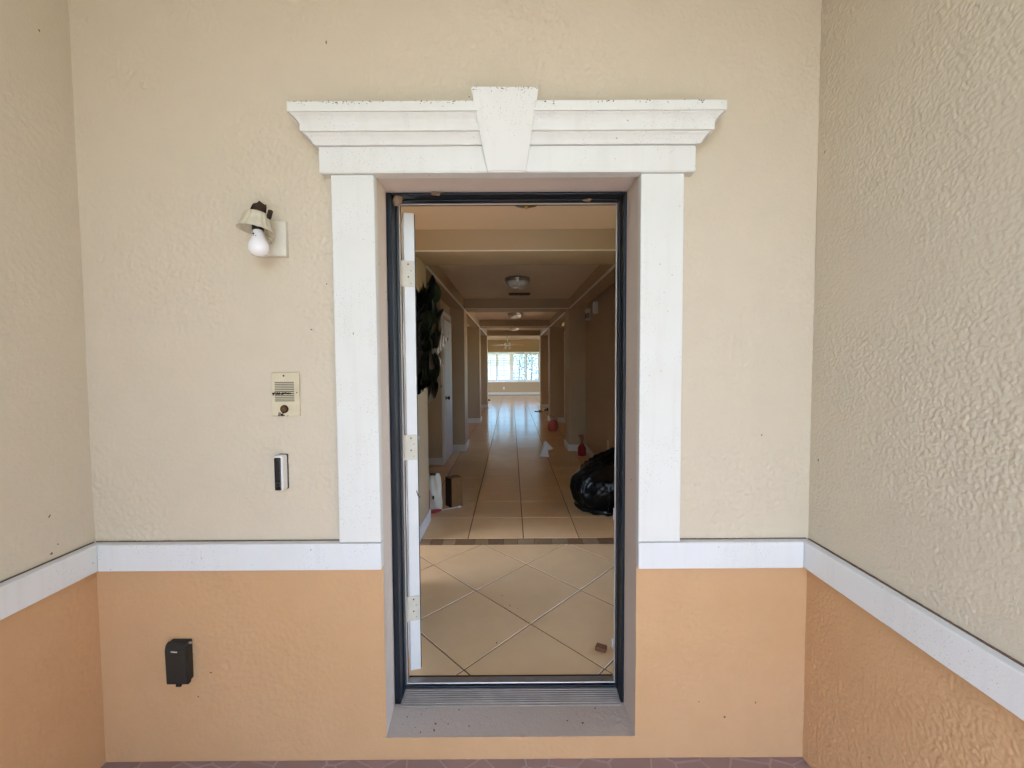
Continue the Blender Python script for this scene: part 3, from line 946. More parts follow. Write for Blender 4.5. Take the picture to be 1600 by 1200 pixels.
# foyer shell: inside face of the front wall, side walls, first beam with piers
fw = wall_thing('foyer_front_wall', (0, .3, FI), 'inside face of the front wall around the doorway')
CASE_SHADE = plain('hinge gap shade', (0.022, 0.013, 0.009), 0.6, 0.2, var=0.3, vs=8.0)  # near-black colour paints in the shade of the hinge gap
box('casing', -.575, -.474, .3125, .331, FI, OT + .06, CASE_SHADE, fw, bev=.003)
box('casing', OR + .004, OR + .10, .3125, .331, FI, OT + .06, WHITE, fw, bev=.003)
boxes('wall_panel', [(FX0, OL - .01, .2915, .312, FI, CEI), (OR + .01, FX1, .2915, .312, FI, CEI), (OL - .01, OR + .01, .2915, .312, OT + .03, CEI)], INWALL, fw)
fl = wall_thing('foyer_side_wall', (FX0, 1, FI), 'beige foyer side wall behind the open front door')
boxes('wall_panel', [(FX0 - WT, FX0, .2915, .42, FI - .02, CEI), (FX0 - WT, FX0, 1.72, Y1 + .06, FI - .02, CEI), (FX0 - WT, FX0, .42, 1.72, FI - .02, .35), (FX0 - WT, FX0, .42, 1.72, 2.3, CEI)], INWALL, fl)
boxes('fill_window_frame', [(FX0 - .08, FX0 - .03, .42, .46, .35, 2.3), (FX0 - .08, FX0 - .03, 1.68, 1.72, .35, 2.3), (FX0 - .08, FX0 - .03, .46, 1.68, .35, .39), (FX0 - .08, FX0 - .03, .46, 1.68, 2.26, 2.3)], WHITE, fl)  # unseen window added to bring sun into the foyer
GLASS = glass_mat('window glass')
box('pane', FX0 - .057, FX0 - .053, .46, 1.68, .39, 2.26, GLASS, fl)
base_x(fl, FX0, .32, 1.76, 1)
frw = wall_thing('foyer_side_wall', (FX1, 1, FI), 'beige foyer side wall on the right, past the black bag')
FW_Y0, FW_Y1, FW_Z0, FW_Z1 = 0.40, 1.74, 0.30, 2.38
boxes('wall_panel', [(FX1, FX1 + WT, .2915, FW_Y0, FI - .02, CEI), (FX1, FX1 + WT, FW_Y1, 1.85, FI - .02, CEI), (FX1, FX1 + WT, FW_Y0, FW_Y1, FI - .02, FW_Z0), (FX1, FX1 + WT, FW_Y0, FW_Y1, FW_Z1, CEI)], INWALL, frw)
base_x(frw, FX1, .32, 1.76, -1)
boxes('fill_window_frame', [(FX1 + .03, FX1 + .08, FW_Y0, FW_Y0 + .04, FW_Z0, FW_Z1), (FX1 + .03, FX1 + .08, FW_Y1 - .04, FW_Y1, FW_Z0, FW_Z1), (FX1 + .03, FX1 + .08, FW_Y0 + .04, FW_Y1 - .04, FW_Z0, FW_Z0 + .04), (FX1 + .03, FX1 + .08, FW_Y0 + .04, FW_Y1 - .04, FW_Z1 - .04, FW_Z1)], WHITE, frw)  # second unseen window, added for more daylight on the foyer floor
box('pane', FX1 + .053, FX1 + .057, FW_Y0 + .04, FW_Y1 - .04, FW_Z0 + .04, FW_Z1 - .04, GLASS, frw)

PY0, PY1 = 1.83, 2.34             # first pier and beam
p1 = wall_thing('hall_entrance_arch', (0, PY0, FI), 'beige piers and dropped beam between foyer and hall')
box('pier', FX0 - WT, HL, PY0, PY1, FI - .02, SOF, INWALL, p1, bev=.006)
box('pier', HR, FX1 + WT, PY0, PY1, FI - .02, SOF, INWALL, p1, bev=.006)
box('beam', FX0 - WT, FX1 + WT, PY0 - .003, PY1 + .003, SOF, CEI + .01, INWALL, p1, bev=.006)
base_x(p1, HL, PY0 - .014, PY1, 1)
base_x(p1, HR, PY0 - .014, PY1, -1)
base_y(p1, FX0, HL, PY0); base_y(p1, HR, FX1, PY0)

# hall, left side
hl = wall_thing('hall_left_wall', (HL, 7, FI), 'beige left side of the hall with stepped piers and a side door')
LX = -1.55
box('wall_panel', LX - WT, LX, PY1 - .01, 4.53, FI - .02, CEI, INWALL, hl)
box('closet_wall', LX - WT, -0.965, 4.53, 5.50, FI - .02, SOF + .03, INWALL, hl, bev=.004)
base_y(hl, LX, -0.965, 4.53)
def pier(parent, x0, x1, y0, y1):
    box('pier', x0, x1, y0, y1, FI - .02, SOF + .01, INWALL, parent, bev=.006)
    base_y(parent, x0, x1, y0)
    xs, s = (x1, 1) if x1 < 0 else (x0, -1)
    base_x(parent, xs, y0 - .014, y1 + .014, s)
pier(hl, LX - WT, HL, 5.53, 6.02)
pier(hl, LX - WT, HL, 8.98, 9.45)
pier(hl, -4.3, HL, YE, YE + .42)
box('wall_panel', LX - WT, LX, 6.02, 8.98, FI - .02, CEI, INWALL, hl)
box('wall_panel', LX - WT, LX, 9.45, YE, FI - .02, CEI, INWALL, hl)
base_x(hl, LX, 6.04, 8.96, 1); base_x(hl, LX, 9.47, YE - .02, 1)
box('header_beam', HL - .20, HL + .001, PY1 + .004, YE - .004, SOF - .001, CEI + .01, INWALL, hl, bev=.005)
GLINT = plain('painted corner glint', (0.84, 0.81, 0.75), 0.3, 0.5, var=0.03)  # pale strips paint in the light caught by the beam corners
def glint_strip(parent, *b):
    return box('corner_glint', *b, GLINT, parent, bev=.004)
glint_strip(hl, HL - .012, HL + .006, PY1 + .004, YE - .004, SOF - .008, SOF + .012)
glint_strip(p1, HL, HR, PY0 - .005, PY0 + .005, SOF - .004, SOF + .005)
# closet door on the left
cd = thing('side_door', (-0.96, 4.95, FI), 'white panelled side door with dark knob in the left hall wall', 'door')
box('slab', -0.960, -0.925, 4.60, 5.36, FI + .012, FI + 2.03, WHITE, cd, bev=.003)
for z0, z1 in ((.30, .95), (1.10, 1.90)):
    for y0, y1 in ((4.68, 4.94), (5.02, 5.28)):
        box('raised_panel', -.926, -.920, y0, y1, FI + z0, FI + z1, WHITE, cd, bev=.004)
boxes('casing', [(-.963, -.940, 4.535, 4.595, FI, FI + 2.09), (-.963, -.940, 5.365, 5.425, FI, FI + 2.09), (-.963, -.940, 4.535, 5.425, FI + 2.092, FI + 2.15)], BASEB, cd, bev=.003)
lathe('knob', [(0, 0), (.028, 0), (.028, .006), (.010, .010), (.010, .030), (.026, .040), (.028, .052), (0, .062)], BRONZE, cd, 16, Matrix.Translation((-.925, 4.67, FI + .93)) @ Matrix.Rotation(R(90), 4, 'Y'))

# hall, right side
hr = wall_thing('hall_right_wall', (HR, 7, FI), 'beige right side of the hall with stepped piers and white baseboards')
box('wall_panel', 1.195, 1.195 + WT, PY1 - .01, 5.50, FI - .02, CEI, INWALL, hr)
base_x(hr, 1.195, PY1 + .01, 5.46, -1)
pier(hr, HR - .01, 1.40, 5.48, 5.98)
pier(hr, HR - .005, 1.45, 9.05, 9.50)
pier(hr, HR - .005, 4.5, YE + .02, YE + .42)
def fill_window(y0, y1, w0, w1, z0, z1, X=1.275):  # unseen windows added to lift the light in the hall
    boxes('wall_panel', [(X, X + WT, y0, w0, FI - .02, CEI), (X, X + WT, w1, y1, FI - .02, CEI), (X, X + WT, w0, w1, FI - .02, z0), (X, X + WT, w0, w1, z1, CEI)], INWALL, hr)
    f = boxes('window', [(X + .03, X + .08, w0, w0 + .05, z0, z1), (X + .03, X + .08, w1 - .05, w1, z0, z1), (X + .03, X + .08, w0 + .05, w1 - .05, z0, z0 + .05), (X + .03, X + .08, w0 + .05, w1 - .05, z1 - .05, z1)], WHITE, hr)
    box('pane', X + .053, X + .058, w0 + .05, w1 - .05, z0 + .05, z1 - .05, GLASS, f)
fill_window(5.98, 9.05, 6.25, 7.75, .95, 2.15)
fill_window(9.50, YE + .02, 9.75, 11.2, .95, 2.15)
base_x(hr, 1.275, 6.0, 7.9, -1); base_x(hr, 1.275, 9.52, YE, -1)
box('header_beam', HR - .001, HR + .20, PY1 + .004, YE - .004, SOF - .001, CEI + .01, INWALL, hr, bev=.005)
rd = thing('side_door', (1.27, 8.4, FI), 'white side door with shiny lever in the right hall wall', 'door')
box('slab', 1.245, 1.272, 8.02, 8.86, FI + .012, FI + 2.03, WHITE, rd, bev=.003)
boxes('casing', [(1.250, 1.274, 7.94, 8.01, FI, FI + 2.09), (1.250, 1.274, 8.87, 8.94, FI, FI + 2.09), (1.250, 1.274, 7.94, 8.94, FI + 2.092, FI + 2.15)], BASEB, rd, bev=.003)
lathe('knob', [(0, 0), (.03, 0), (.03, .006), (.010, .010), (.010, .030), (.026, .040), (.028, .052), (0, .062)], NICKEL, rd, 16, Matrix.Translation((1.245, 8.10, FI + .96)) @ Matrix.Rotation(R(-90), 4, 'Y'))

# cross beams of the hall
glint_strip(hr, HR - .006, HR + .012, PY1 + .004, YE - .004, SOF - .008, SOF + .012)
def beam(y0, y1, label):
    o = box('cross_beam', HL + .002, HR - .002, y0, y1, SOF, CEI + .01, INWALL, None, bev=.006)
    tag(o, label, 'beam')
    glint_strip(o, HL + .004, HR - .004, y0 - .005, y0 + .009, SOF - .005, SOF + .009)
beam(5.52, 6.00, 'beige cross beam under the hall ceiling behind the nearest round light')
beam(9.02, 9.47, 'beige cross beam under the hall ceiling further down the hall')
o = box('cross_beam', -4.3, 4.5, YE, YE + .42, SOF, CEI + .01, INWALL, None, bev=.006)
tag(o, 'beige header beam over the far end of the hall before the window room', 'beam')

# back room
bw = wall_thing('back_room_wall', (0, YB, FI), 'beige far wall under and around the bright shuttered window')
WX0, WX1, WZ0, WZ1 = -1.30, 1.34, 0.655, 2.02
boxes('wall_panel', [(-1.9, WX0, YB, YB + .16, FI - .02, CEI), (WX1, 1.9, YB, YB + .16, FI - .02, CEI), (RX0, -1.9, YB, YB + .16, 2.25, CEI), (1.9, RX1, YB, YB + .16, 2.25, CEI), (WX0, WX1, YB, YB + .16, FI - .02, WZ0), (WX0, WX1, YB, YB + .16, WZ1, CEI)], INWALL, bw)
base_y(bw, -1.9, 1.9, YB)
for x0, x1 in ((RX0, -1.9), (1.9, RX1)):  # unseen sliders added to throw more daylight up the hall
    boxes('fill_slider_frame', [(x0, x0 + .06, YB + .05, YB + .11, FI, 2.25), (x1 - .06, x1, YB + .05, YB + .11, FI, 2.25), ((x0 + x1) / 2 - .04, (x0 + x1) / 2 + .04, YB + .05, YB + .11, FI, 2.25)], WHITE, bw)
    box('fill_slider_pane', x0 + .06, x1 - .06, YB + .075, YB + .081, FI, 2.25, GLASS, bw)
box('outlet_plate', -.36, -.29, YB - .008, YB + .002, .33, .45, WHITE, bw, bev=.002)
for nm, x0, x1, sx in (('left', RX0 - WT, RX0, RX0), ('right', RX1, RX1 + WT, RX1)):
    w = wall_thing('back_room_side_wall', (sx, 15, FI), 'beige %s side wall of the back room with an added glass door for fill light' % nm)
    g0, g1, gz = 13.4, 17.6, 2.15  # unseen glass doors added as fill for the back room
    boxes('wall_panel', [(x0, x1, YE + .3, g0, FI - .02, CEI), (x0, x1, g1, YB + .16, FI - .02, CEI), (x0, x1, g0, g1, gz, CEI)], INWALL, w)
    xm = (x0 + x1) / 2
    boxes('door_frame', [(xm - .03, xm + .03, g0, g0 + .06, FI, gz), (xm - .03, xm + .03, g1 - .06, g1, FI, gz), (xm - .03, xm + .03, (g0 + g1) / 2 - .05, (g0 + g1) / 2 + .05, FI, gz)], WHITE, w)
    box('pane', xm - .003, xm + .003, g0 + .06, g1 - .06, FI, gz, GLASS, w)

DIM_GLASS = glass_mat('dimming tinted glass', (0.62, 0.74, 0.81))  # tint added to tone down the bright view outside
# plantation shutters in the far window, four panels in two units
SHUT = plain('shutter white', (0.80, 0.80, 0.79), 0.4, 0.4, var=0.03)
def shutter(x0, x1, tilt, label):
    s = thing('window_shutter', ((x0 + x1) / 2, YB, WZ0), label, 'shutter', 'shutter panels in the far window')
    y0, y1 = YB + .012, YB + .052
    boxes('stile', [(x0, x0 + .05, y0, y1, WZ0 + .06, WZ1 - .06), (x1 - .05, x1, y0, y1, WZ0 + .06, WZ1 - .06)], SHUT, s, bev=.004)
    boxes('frame_rail', [(x0 + .051, x1 - .051, y0, y1, WZ0 + .06, WZ0 + .12), (x0 + .051, x1 - .051, y0, y1, WZ1 - .12, WZ1 - .06)], SHUT, s, bev=.004)
    n = 15
    first = None
    for k in range(n):
        z = WZ0 + .155 + k * (WZ1 - WZ0 - .31) / (n - 1)
        if first is None:
            o = box('louver', x0 + .053, x1 - .053, -.034, .034, -.005, .005, SHUT, None, bev=.003, seg=1)
            first = o
        else:
            o = first.copy()
            COL.objects.link(o)
        o.parent = None
        o.matrix_parent_inverse = Matrix()
        o.location = (0, (y0 + y1) / 2, z)
        o.rotation_euler = (R(tilt), 0, 0)
        attach(o, s)
    box('tilt_rod', (x0 + x1) / 2 - .008, (x0 + x1) / 2 + .008, y0 - .022, y0 - .010, WZ0 + .16, WZ1 - .16, SHUT, s)
shutter(-1.225, -.625, 34, 'far window shutter panel, leftmost of four')
shutter(-.615, -.015, 36, 'far window shutter panel, second from the left')
shutter(.055, .655, 20, 'far window shutter panel, third from the left')
shutter(.665, 1.265, 20, 'far window shutter panel, rightmost of four')
win = thing('far_window', (0, YB + .1, WZ0), 'wide white framed window at the far end of the house', 'window')
boxes('frame', [(WX0, -1.232, YB + .005, YB + .13, WZ0 + .05, WZ1 - .05), (1.272, WX1, YB + .005, YB + .13, WZ0 + .05, WZ1 - .05), (-.010, .050, YB + .005, YB + .13, WZ0 + .05, WZ1 - .05)], SHUT, win, bev=.004)
box('head_frame', WX0, WX1, YB + .005, YB + .13, WZ1 - .0495, WZ1, SHUT, win, bev=.004)
box('sill', WX0 - .04, WX1 + .04, YB - .04, YB + .13, WZ0, WZ0 + .0495, SHUT, win, bev=.006)
box('pane', -1.23, -.012, YB + .100, YB + .106, WZ0 + .05, WZ1 - .05, DIM_GLASS, win)
box('pane', .052, 1.27, YB + .100, YB + .106, WZ0 + .05, WZ1 - .05, DIM_GLASS, win)

# ------------------------------------------------------------------ lamps and vents inside (unlit)
def flush_light(x, y, label):
    t = thing('ceiling_light', (x, y, CEI), label, 'ceiling light', 'round lights along the hall ceiling')
    T = Matrix.Translation((x, y, CEI))
    lathe('canopy', [(0, -.001), (.150, -.001), (.150, -.030), (.142, -.036), (.130, -.036)], NICKEL, t, 40, T)
    lathe('glass_bowl', [(.136, -.034), (.135, -.062), (.120, -.088), (.090, -.108), (.050, -.118), (0, -.121)], OPAL, t, 40, T)
    lathe('trim_ring', [(.137, -.030), (.146, -.033), (.146, -.044), (.137, -.047)], NICKEL, t, 40, T)
    lathe('finial', [(0, -.118), (.010, -.121), (.012, -.128), (0, -.136)], NICKEL, t, 14, T)
flush_light(.085, 3.80, 'round frosted flush light on the hall ceiling nearest the foyer')
flush_light(.085, 7.55, 'round frosted flush light in the middle of the hall ceiling')
flush_light(.085, 11.0, 'round frosted flush light on the hall ceiling nearest the far window')
v = thing('air_vent', (.13, 5.02, CEI), 'dark slotted air vent in the hall ceiling behind the first light', 'air vent')
box('frame', -.03, .29, 4.93, 5.11, CEI - .008, CEI + .001, GREYBLK, v, bev=.002)
for k in range(6):
    box('vane', -.01, .27, 4.945 + k * .026, 4.957 + k * .026, CEI - .016, CEI - .0085, BRONZE, v)

ch = thing('foyer_lamp', (.093, 1.0, CEI), 'ornate bronze and amber glass lamp hanging under the foyer ceiling', 'ceiling light')
T = Matrix.Translation((.093, 1.0, CEI))
lathe('canopy', [(0, -.001), (.070, -.001), (.065, -.016), (.020, -.030), (.012, -.034)], BRONZE, ch, 28, T)
lathe('bowl', [(.004, -.105), (.030, -.100), (.062, -.088), (.095, -.068), (.108, -.052), (.106, -.050), (.090, -.063), (.055, -.080), (.004, -.092)], AMBER, ch, 32, T)
lathe('stem', [(.010, -.030), (.010, -.100)], BRONZE, ch, 12, T)
lathe('finial', [(.0, -.100), (.016, -.104), (.018, -.110), (.008, -.116), (.010, -.122), (.0, -.132)], BRASS, ch, 16, T)
for k in range(8):
    a = 2 * math.pi * k / 8 + .2
    v_, f_ = [], []
    for i, (r, z, w) in enumerate(((.012, -.111, .006), (.040, -.106, .016), (.075, -.093, .022), (.105, -.073, .018), (.122, -.058, .003))):
        for s in (-1, 1):
            for dz in (0, -.004):
                v_.append(tuple(T @ Vector((r * math.cos(a) - s * w * math.sin(a), r * math.sin(a) + s * w * math.cos(a), z + dz))))
    for i in range(4):
        b0 = i * 4
        f_ += [(b0, b0 + 2, b0 + 6, b0 + 4), (b0 + 1, b0 + 5, b0 + 7, b0 + 3), (b0, b0 + 4, b0 + 5, b0 + 1), (b0 + 2, b0 + 3, b0 + 7, b0 + 6)]
    me = bpy.data.meshes.new('petal')
    me.from_pydata(v_, [], f_)
    link('petal', me, BRONZE if k % 2 else AMBER, ch)

fan = thing('ceiling_fan', (-.13, 15.6, CEI), 'pale ceiling fan with light kit in front of the far window', 'ceiling fan')
T = Matrix.Translation((-.13, 15.6, CEI))
lathe('canopy', [(0, 0), (.075, 0), (.070, -.03), (.02, -.06)], WHITE, fan, 24, T)
lathe('down_rod', [(.013, -.05), (.013, -.25)], WHITE, fan, 10, T)
lathe('motor', [(.02, -.24), (.10, -.25), (.125, -.29), (.125, -.34), (.09, -.37), (.05, -.38)], WHITE, fan, 28, T)
FANB = plain('fan blade wood', (.42, .36, .28), .5)
for k in range(5):
    a = R(12 + 72 * k)
    M = T @ Matrix.Rotation(a, 4, 'Z')
    bl = box('blade', .20, .66, -.062, .062, -.004, .004, FANB, fan, bev=.003, mtx=M @ Matrix.Translation((0, 0, -.335)) @ Matrix.Rotation(R(11), 4, 'X'))
    box('bracket', .10, .25, -.018, .018, -.345, -.338, WHITE, bl, mtx=M)
for k in range(4):
    a = R(45 + 90 * k)
    M = T @ Matrix.Translation((.085 * math.cos(a), .085 * math.sin(a), -.40)) @ Matrix.Rotation(a, 4, 'Z') @ Matrix.Rotation(R(35), 4, 'Y').inverted()
    lathe('lamp_shade', [(.022, .02), (.030, -.01), (.050, -.06), (.058, -.08), (.054, -.08), (.046, -.06), (.026, -.01), (.018, .02)], OPAL, fan, 18, M)

# small boxes high on the right wall, outlet
for (y, z, w, h, nm, lb) in ((5.17, 2.245, .13, .17, 'door_chime', 'ivory slotted door chime box high on the right hall wall'), (4.56, 2.275, .10, .16, 'alarm_box', 'small plain white alarm box high on the right hall wall')):
    t = thing(nm, (1.195, y, z), lb, 'wall box')
    box('housing', 1.195 - .055, 1.197, y - w / 2, y + w / 2, z - h / 2, z + h / 2, WHITE, t, bev=.005)
    if nm == 'door_chime':
        for k in range(5):
            box('slot', 1.195 - .0575, 1.195 - .054, y - w / 2 + .012 + k * .022, y - w / 2 + .022 + k * .022, z - h * .35, z + h * .1, BRONZE, t)
            if k < 2:
                box('slot', 1.15 + k * .018, 1.16 + k * .018, y - w / 2 - .0025, y - w / 2 + .001, z - h * .35, z + h * .1, BRONZE, t)
    else:
        box('cover_lip', 1.195 - .060, 1.195 - .054, y - w / 2 + .01, y + w / 2 - .01, z - .06, z + .06, WHITE, t, bev=.002)
t = thing('wall_outlet', (1.195, 3.83, .5), 'pale outlet plate low on the right hall wall above the black bag', 'outlet')
box('plate', 1.187, 1.197, 3.795, 3.865, .44, .56, BASEB, t, bev=.002)
for z in (.475, .525):
    box('socket', 1.184, 1.1875, 3.815, 3.845, z - .016, z + .016, IVORY, t, bev=.001)

# ------------------------------------------------------------------ things lying on the floor
# black bin bag
bm = bmesh.new()
bmesh.ops.create_uvsphere(bm, u_segments=128, v_segments=80, radius=1.0)
rs = np.random.default_rng(5)
dirs = rs.normal(size=(26, 3)); dirs /= np.linalg.norm(dirs, axis=1)[:, None]
frq = rs.uniform(2.5, 12, 26); phs = rs.uniform(0, 6.28, 26)
for v in bm.verts:
    p = np.array(v.co)
    w = 0.0
    for d, f, q in zip(dirs, frq, phs):
        w += (1 - abs(math.sin(f * float(p @ d) + q + .8 * math.sin(3 * p[0] + q)))) ** 3 * .9 / f
    th_b = math.atan2(p[1], p[0])
    fold = (1 - abs(math.sin(4.5 * th_b + 1.3 * math.sin(2.7 * p[2] + 1) + .6 * math.sin(5 * th_b)))) ** 2
    r = 1 + .07 * w + .13 * fold * min(1, max(.15, p[2] + .55)) + .04 * math.sin(3 * p[0] + 2 * p[1])
    z = p[2]
    flare = 1.10 if z < -.55 else 1.0
    X, Y, Z = p[0] * r * .335 * flare, p[1] * r * .29 * flare, p[2] * r * .315
    Z = max(Z, -.215 + .012 * math.sin(23 * p[0] + 9 * p[1]))
    X = min(X + .13 * max(0, z) ** 1.3,   .262 + .012 * math.sin(17 * p[2] + 5 * p[1]))   # leans on the wall
    v.co = Vector((X, Y, Z + .215))
bag = link('bin_bag', mesh_from_bm(bm, 'bin_bag'), None, smooth=True)
mbag, t, b = new_mat('black bag film', 0.22, 0.22)
b.inputs['Base Color'].default_value = (.0025, .0025, .003, 1)
vv = coords(t)
bump(t, b, noise(t, vv, 9.0, 2.0, .5), 0.25, 0.02)
bag.data.materials.append(mbag)
bag.location = (.92, 2.66, FI + .002)
tag(bag, 'bulging black plastic bin bag on the hall floor by the right wall', 'bin bag')

# cardboard box
CARD = plain('cardboard', (.20, .105, .045), .85, .15, var=.2)
CARDD = plain('cardboard dark print', (.035, .020, .012), .7, .2)
cb = thing('cardboard_box', (-.575, 2.76, FI), 'small upright brown cardboard box on the hall floor left', 'box')
BM_ = Matrix.Translation((-.575, 2.76, FI)) @ Matrix.Rotation(R(38), 4, 'Z')
boxes_ = ((-.062, .062, -.062, -.059, 0, .29, CARD), (-.062, .062, .059, .062, 0, .29, CARD), (-.062, -.059, -.0585, .0585, 0, .29, CARDD), (.059, .062, -.0585, .0585, 0, .29, CARD), (-.0585, .0585, -.0585, .0585, .001, .004, CARD))
for (a, b2, c, d, e, f, m) in boxes_:
    box('side_panel', a, b2, c, d, e, f, m, cb, mtx=BM_)
for s in (-1, 1):
    box('flap', -.060, .060, 0, .060, -.001, .002, CARD, cb, mtx=BM_ @ Matrix.Translation((0, s * .062, .29)) @ Matrix.Rotation(R(180 if s > 0 else 0) + s * R(12), 4, 'X'))

# white pouch with red edge
POUCH = plain('white pouch film', (.62, .58, .50), .4, .4, var=.15)
POURED = plain('red print', (.35, .02, .02), .45, .4)
pb = thing('snack_bag', (-.775, 2.66, FI), 'white bag with red edge slumped behind the left hall pier', 'bag')
v_, f_ = [], []
nx_, nz_ = 12, 16
for s in (-1, 1):
    for i in range(nx_ + 1):
        for k in range(nz_ + 1):
            u, w = i / nx_, k / nz_
            th_ = .045 * math.sin(math.pi * u) ** .6 * (1 - w ** 2.2) ** .6 * (.6 + .4 * math.sin(math.pi * min(1, w + .3)))
            wd = .085 * (1 - .35 * max(0, w - .6) / .4)
            v_.append(((u - .5) * 2 * wd + .006 * math.sin(9 * w), s * th_ + .004 * math.sin(14 * u + 9 * w) + .04 * w * w, w * .34))
st = (nx_ + 1) * (nz_ + 1)
for s in (0, 1):
    for i in range(nx_):
        for k in range(nz_):
            a = s * st + i * (nz_ + 1) + k
            q = (a, a + nz_ + 1, a + nz_ + 2, a + 1)
            f_.append(q if s == 0 else q[::-1])
me = bpy.data.meshes.new('pouch')
me.from_pydata([tuple(Matrix.Translation((-.765, 2.66, FI + .001)) @ Vector(q)) for q in v_], [], f_)
link('pouch', me, POUCH, pb, smooth=True)
box('red_band', -.852, -.790, 2.606, 2.612, FI + .02, FI + .20, POURED, pb, bev=.002)
box('printed_mark', -.765, -.748, 2.608, 2.612, FI + .11, FI + .145, CARDD, pb, bev=.001)
box('clip', -.80, -.74, 2.672, 2.690, FI + .325, FI + .345, GREYBLK, pb, bev=.004)

tl = thing('scraper_tool', (-.66, 2.60, FI), 'red handled tool with a thin white shaft lying on the floor', 'tool')
a_, b_ = Vector((-.815, 2.50, FI + .016)), Vector((-.500, 2.70, FI + .010))
def lerp(s): return a_ + (b_ - a_) * s
tube('handle', [lerp(0), lerp(.04), lerp(.2), lerp(.38), lerp(.44)], [.009, .016, .017, .013, .008], POURED, tl, 12)
tube('shaft', [lerp(.43), lerp(.92)], .0055, WHITE, tl, 8)
tube('tip', [lerp(.90), lerp(.94), lerp(1.0)], [.005, .010, .008], WHITE, tl, 8)

# crumpled white paper standing tent-like
PAPER = plain('white paper', (.78, .78, .80), .8, .2, var=.04)
pp = thing('folded_paper', (.51, 5.1, FI), 'white folded paper standing like a tent on the hall floor', 'paper')
def paper(vs, fs):
    me = bpy.data.meshes.new('sheet')
    me.from_pydata([(x + .51, y + 5.10, z + FI) for x, y, z in vs], [], fs)
    o = link('sheet', me, PAPER, pp)
    md = o.modifiers.new('thick', 'SOLIDIFY'); md.thickness = .002
paper([(-.085, -.02, .001), (.055, -.06, .001), (.02, .02, .215), (-.015, .05, .20), (-.03, -.035, .09)], [(0, 1, 4), (1, 2, 4), (2, 3, 4), (3, 0, 4)])
paper([(.01, .03, .235), (.125, -.01, .115), (.045, -.045, .10), (-.02, .0, .20)], [(0, 3, 2), (0, 2, 1)])

# pink jug
PINK = plain('pink plastic', (.50, .14, .12), .4, .4, var=.1)
PINKL = plain('pale pink plastic', (.66, .42, .36), .4, .4, var=.1)
jg = thing('pink_jug', (.87, 7.65, FI), 'rounded pink plastic jug with pale loop handle on the hall floor', 'jug')
T = Matrix.Translation((.87, 7.65, FI))
lathe('body', [(0, .001), (.085, .001), (.108, .02), (.115, .09), (.110, .15), (.088, .20), (.060, .225), (.055, .235), (.048, .235), (.05, .22), (0, .218)], PINK, jg, 32, T)
tube('handle', [T @ Vector(q) for q in ((-.045, -.03, .14), (-.055, -.035, .22), (-.04, -.03, .29), (.0, -.02, .318), (.05, -.015, .31), (.085, -.01, .26), (.095, -.01, .17))], .014, PINKL, jg, 10)

# red bottle at the right pier
rb_ = thing('red_bottle', (1.075, 5.13, FI), 'red bottle with pale orange neck standing at the right hall pier', 'bottle')
T = Matrix.Translation((1.075, 5.13, FI))
lathe('body', [(0, .001), (.055, .001), (.062, .012), (.062, .11), (.052, .145), (.026, .175), (.022, .19)], POURED, rb_, 24, T)
ORNG = plain('orange plastic', (.42, .16, .09), .45, .4)
lathe('neck', [(.023, .185), (.025, .20), (.020, .235), (.030, .25), (.030, .28), (0, .29)], ORNG, rb_, 18, T)
box('trigger', -.052, .03, -.014, .014, .285, .325, ORNG, rb_, bev=.008, mtx=T)

# flat black things far down the hall
for (x, y, w, d, h, lb) in ((.80, 11.35, .24, .10, .045, 'flat black slipper on the far hall floor, nearer the middle'), (1.06, 11.65, .17, .12, .075, 'black slipper on the far hall floor beside the right pier'), (-.86, 15.25, .16, .12, .06, 'black slipper lying on the back room floor left')):
    t = thing('slipper', (x, y, FI), lb, 'slipper')
    prism('sole', [(x - w / 2, y - d * .3), (x - w * .2, y - d / 2), (x + w * .35, y - d * .42), (x + w / 2, y), (x + w * .35, y + d * .42), (x - w * .2, y + d * .5), (x - w / 2, y + d * .3)], 'z', FI + .001, FI + h * .45, BLACKP, t, bev=.004)
    prism('strap', [(x - w * .05, FI + h * .45), (x + w * .30, FI + h * .45), (x + w * .26, FI + h), (x, FI + h)], 'y', y - d * .45, y + d * .42, BLACKP, t, bev=.004)

# brown block and scrap of tissue just inside the door
WOODB = plain('brown wood', (.20, .085, .04), .6, .3)
bk = box('wood_block', -.026, .026, -.018, .018, 0, .022, WOODB, None, bev=.003, mtx=Matrix.Rotation(R(-28), 4, 'Z'))
bk.location = (.437, .495, FI + .001)
tag(bk, 'small brown wood block on the foyer tile just inside the door', 'block')
blob('tissue', (.506, .50, FI + .026), (.020, .02, .030), PAPER, 'scrap of white tissue on the foyer floor behind the right jamb', 'tissue', 9, rough=.4)
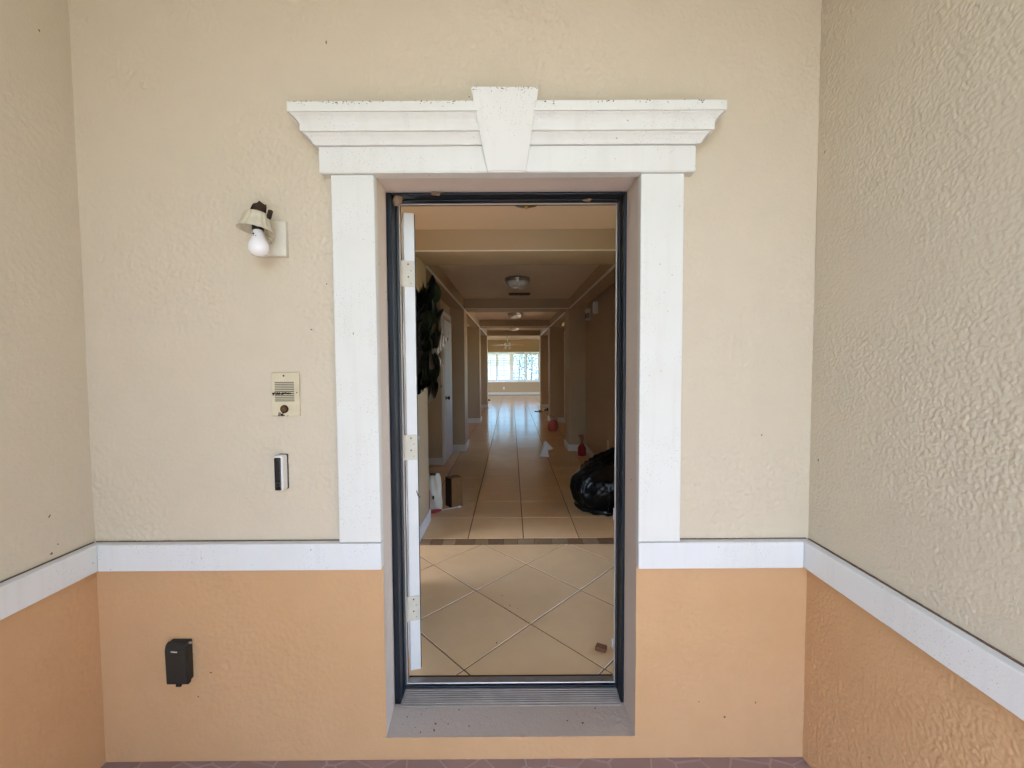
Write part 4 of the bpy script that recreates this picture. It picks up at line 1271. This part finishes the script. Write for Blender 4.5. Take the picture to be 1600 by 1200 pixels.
# leaf crumbs on sill and foyer floor
bm = bmesh.new()
for k in range(22):
    x = random.uniform(OL + .03, OR - .03) if k > 8 else OL + .04 + abs(random.gauss(0, .12))
    y = random.uniform(.01, .14) if k < 15 else random.uniform(.34, 1.6)
    z = OB + .003 if y < .2 else FI + .0005
    s = random.uniform(.0018, .0042)
    bm_box(bm, -s, s, -s * .5, s * .5, 0, s * .6, mtx=Matrix.Translation((x, y, z)) @ Matrix.Rotation(random.uniform(0, 3), 4, 'Z'))
tag(link('leaf_crumbs', mesh_from_bm(bm, 'leaf_crumbs'), DIRT), 'dark crumbs of leaf litter scattered on the sill and foyer floor', 'litter', kind='stuff')

# ------------------------------------------------------------------ behind the house: a hedge seen through the shutters
HEDGE = [plain('hazed hedge leaf', (.20, .25, .22), .6, .3, var=.4), plain('hedge twig', (.07, .05, .03), .9, .1)]  # leaf colour paled to paint in distant haze
def hedge(loc, L, H, D, label, seed):
    t = thing('hedge', loc, label, 'hedge')
    rs = np.random.default_rng(seed)
    n = 2600
    c = rs.random((n, 3))
    P = np.stack([(c[:, 0] - .5) * L, (c[:, 1] - .5) * D, .1 + c[:, 2] ** .8 * H * (1 + .18 * np.sin(c[:, 0] * 17 + seed) + .1 * np.sin(c[:, 0] * 41))], -1)
    a = rs.normal(size=(n, 3)); a /= np.linalg.norm(a, axis=1)[:, None]
    b = np.cross(a, rs.normal(size=(n, 3))); b /= np.linalg.norm(b, axis=1)[:, None]
    s = rs.uniform(.05, .12, (n, 1))
    V = np.stack([P - a * s, P + b * s * .5, P + a * s, P - b * s * .5], 1).reshape(-1, 3) + np.array(loc)
    me = bpy.data.meshes.new('foliage')
    me.from_pydata(V.tolist(), [], np.arange(n * 4).reshape(-1, 4).tolist())
    link('foliage', me, HEDGE[0], t)
    for k in range(6):
        x = loc[0] + (k - 2.5) * L / 6
        tube('stem', [(x, loc[1], loc[2]), (x + .1, loc[1] + .05, loc[2] + H * .4), (x - .05, loc[1], loc[2] + H * .8)], [.05, .035, .015], HEDGE[1], t, 7)
hedge((2.7, 30.0, .02), 5.2, 3.4, 1.4, 'leafy green hedge outside, behind the right half of the far window', 2)
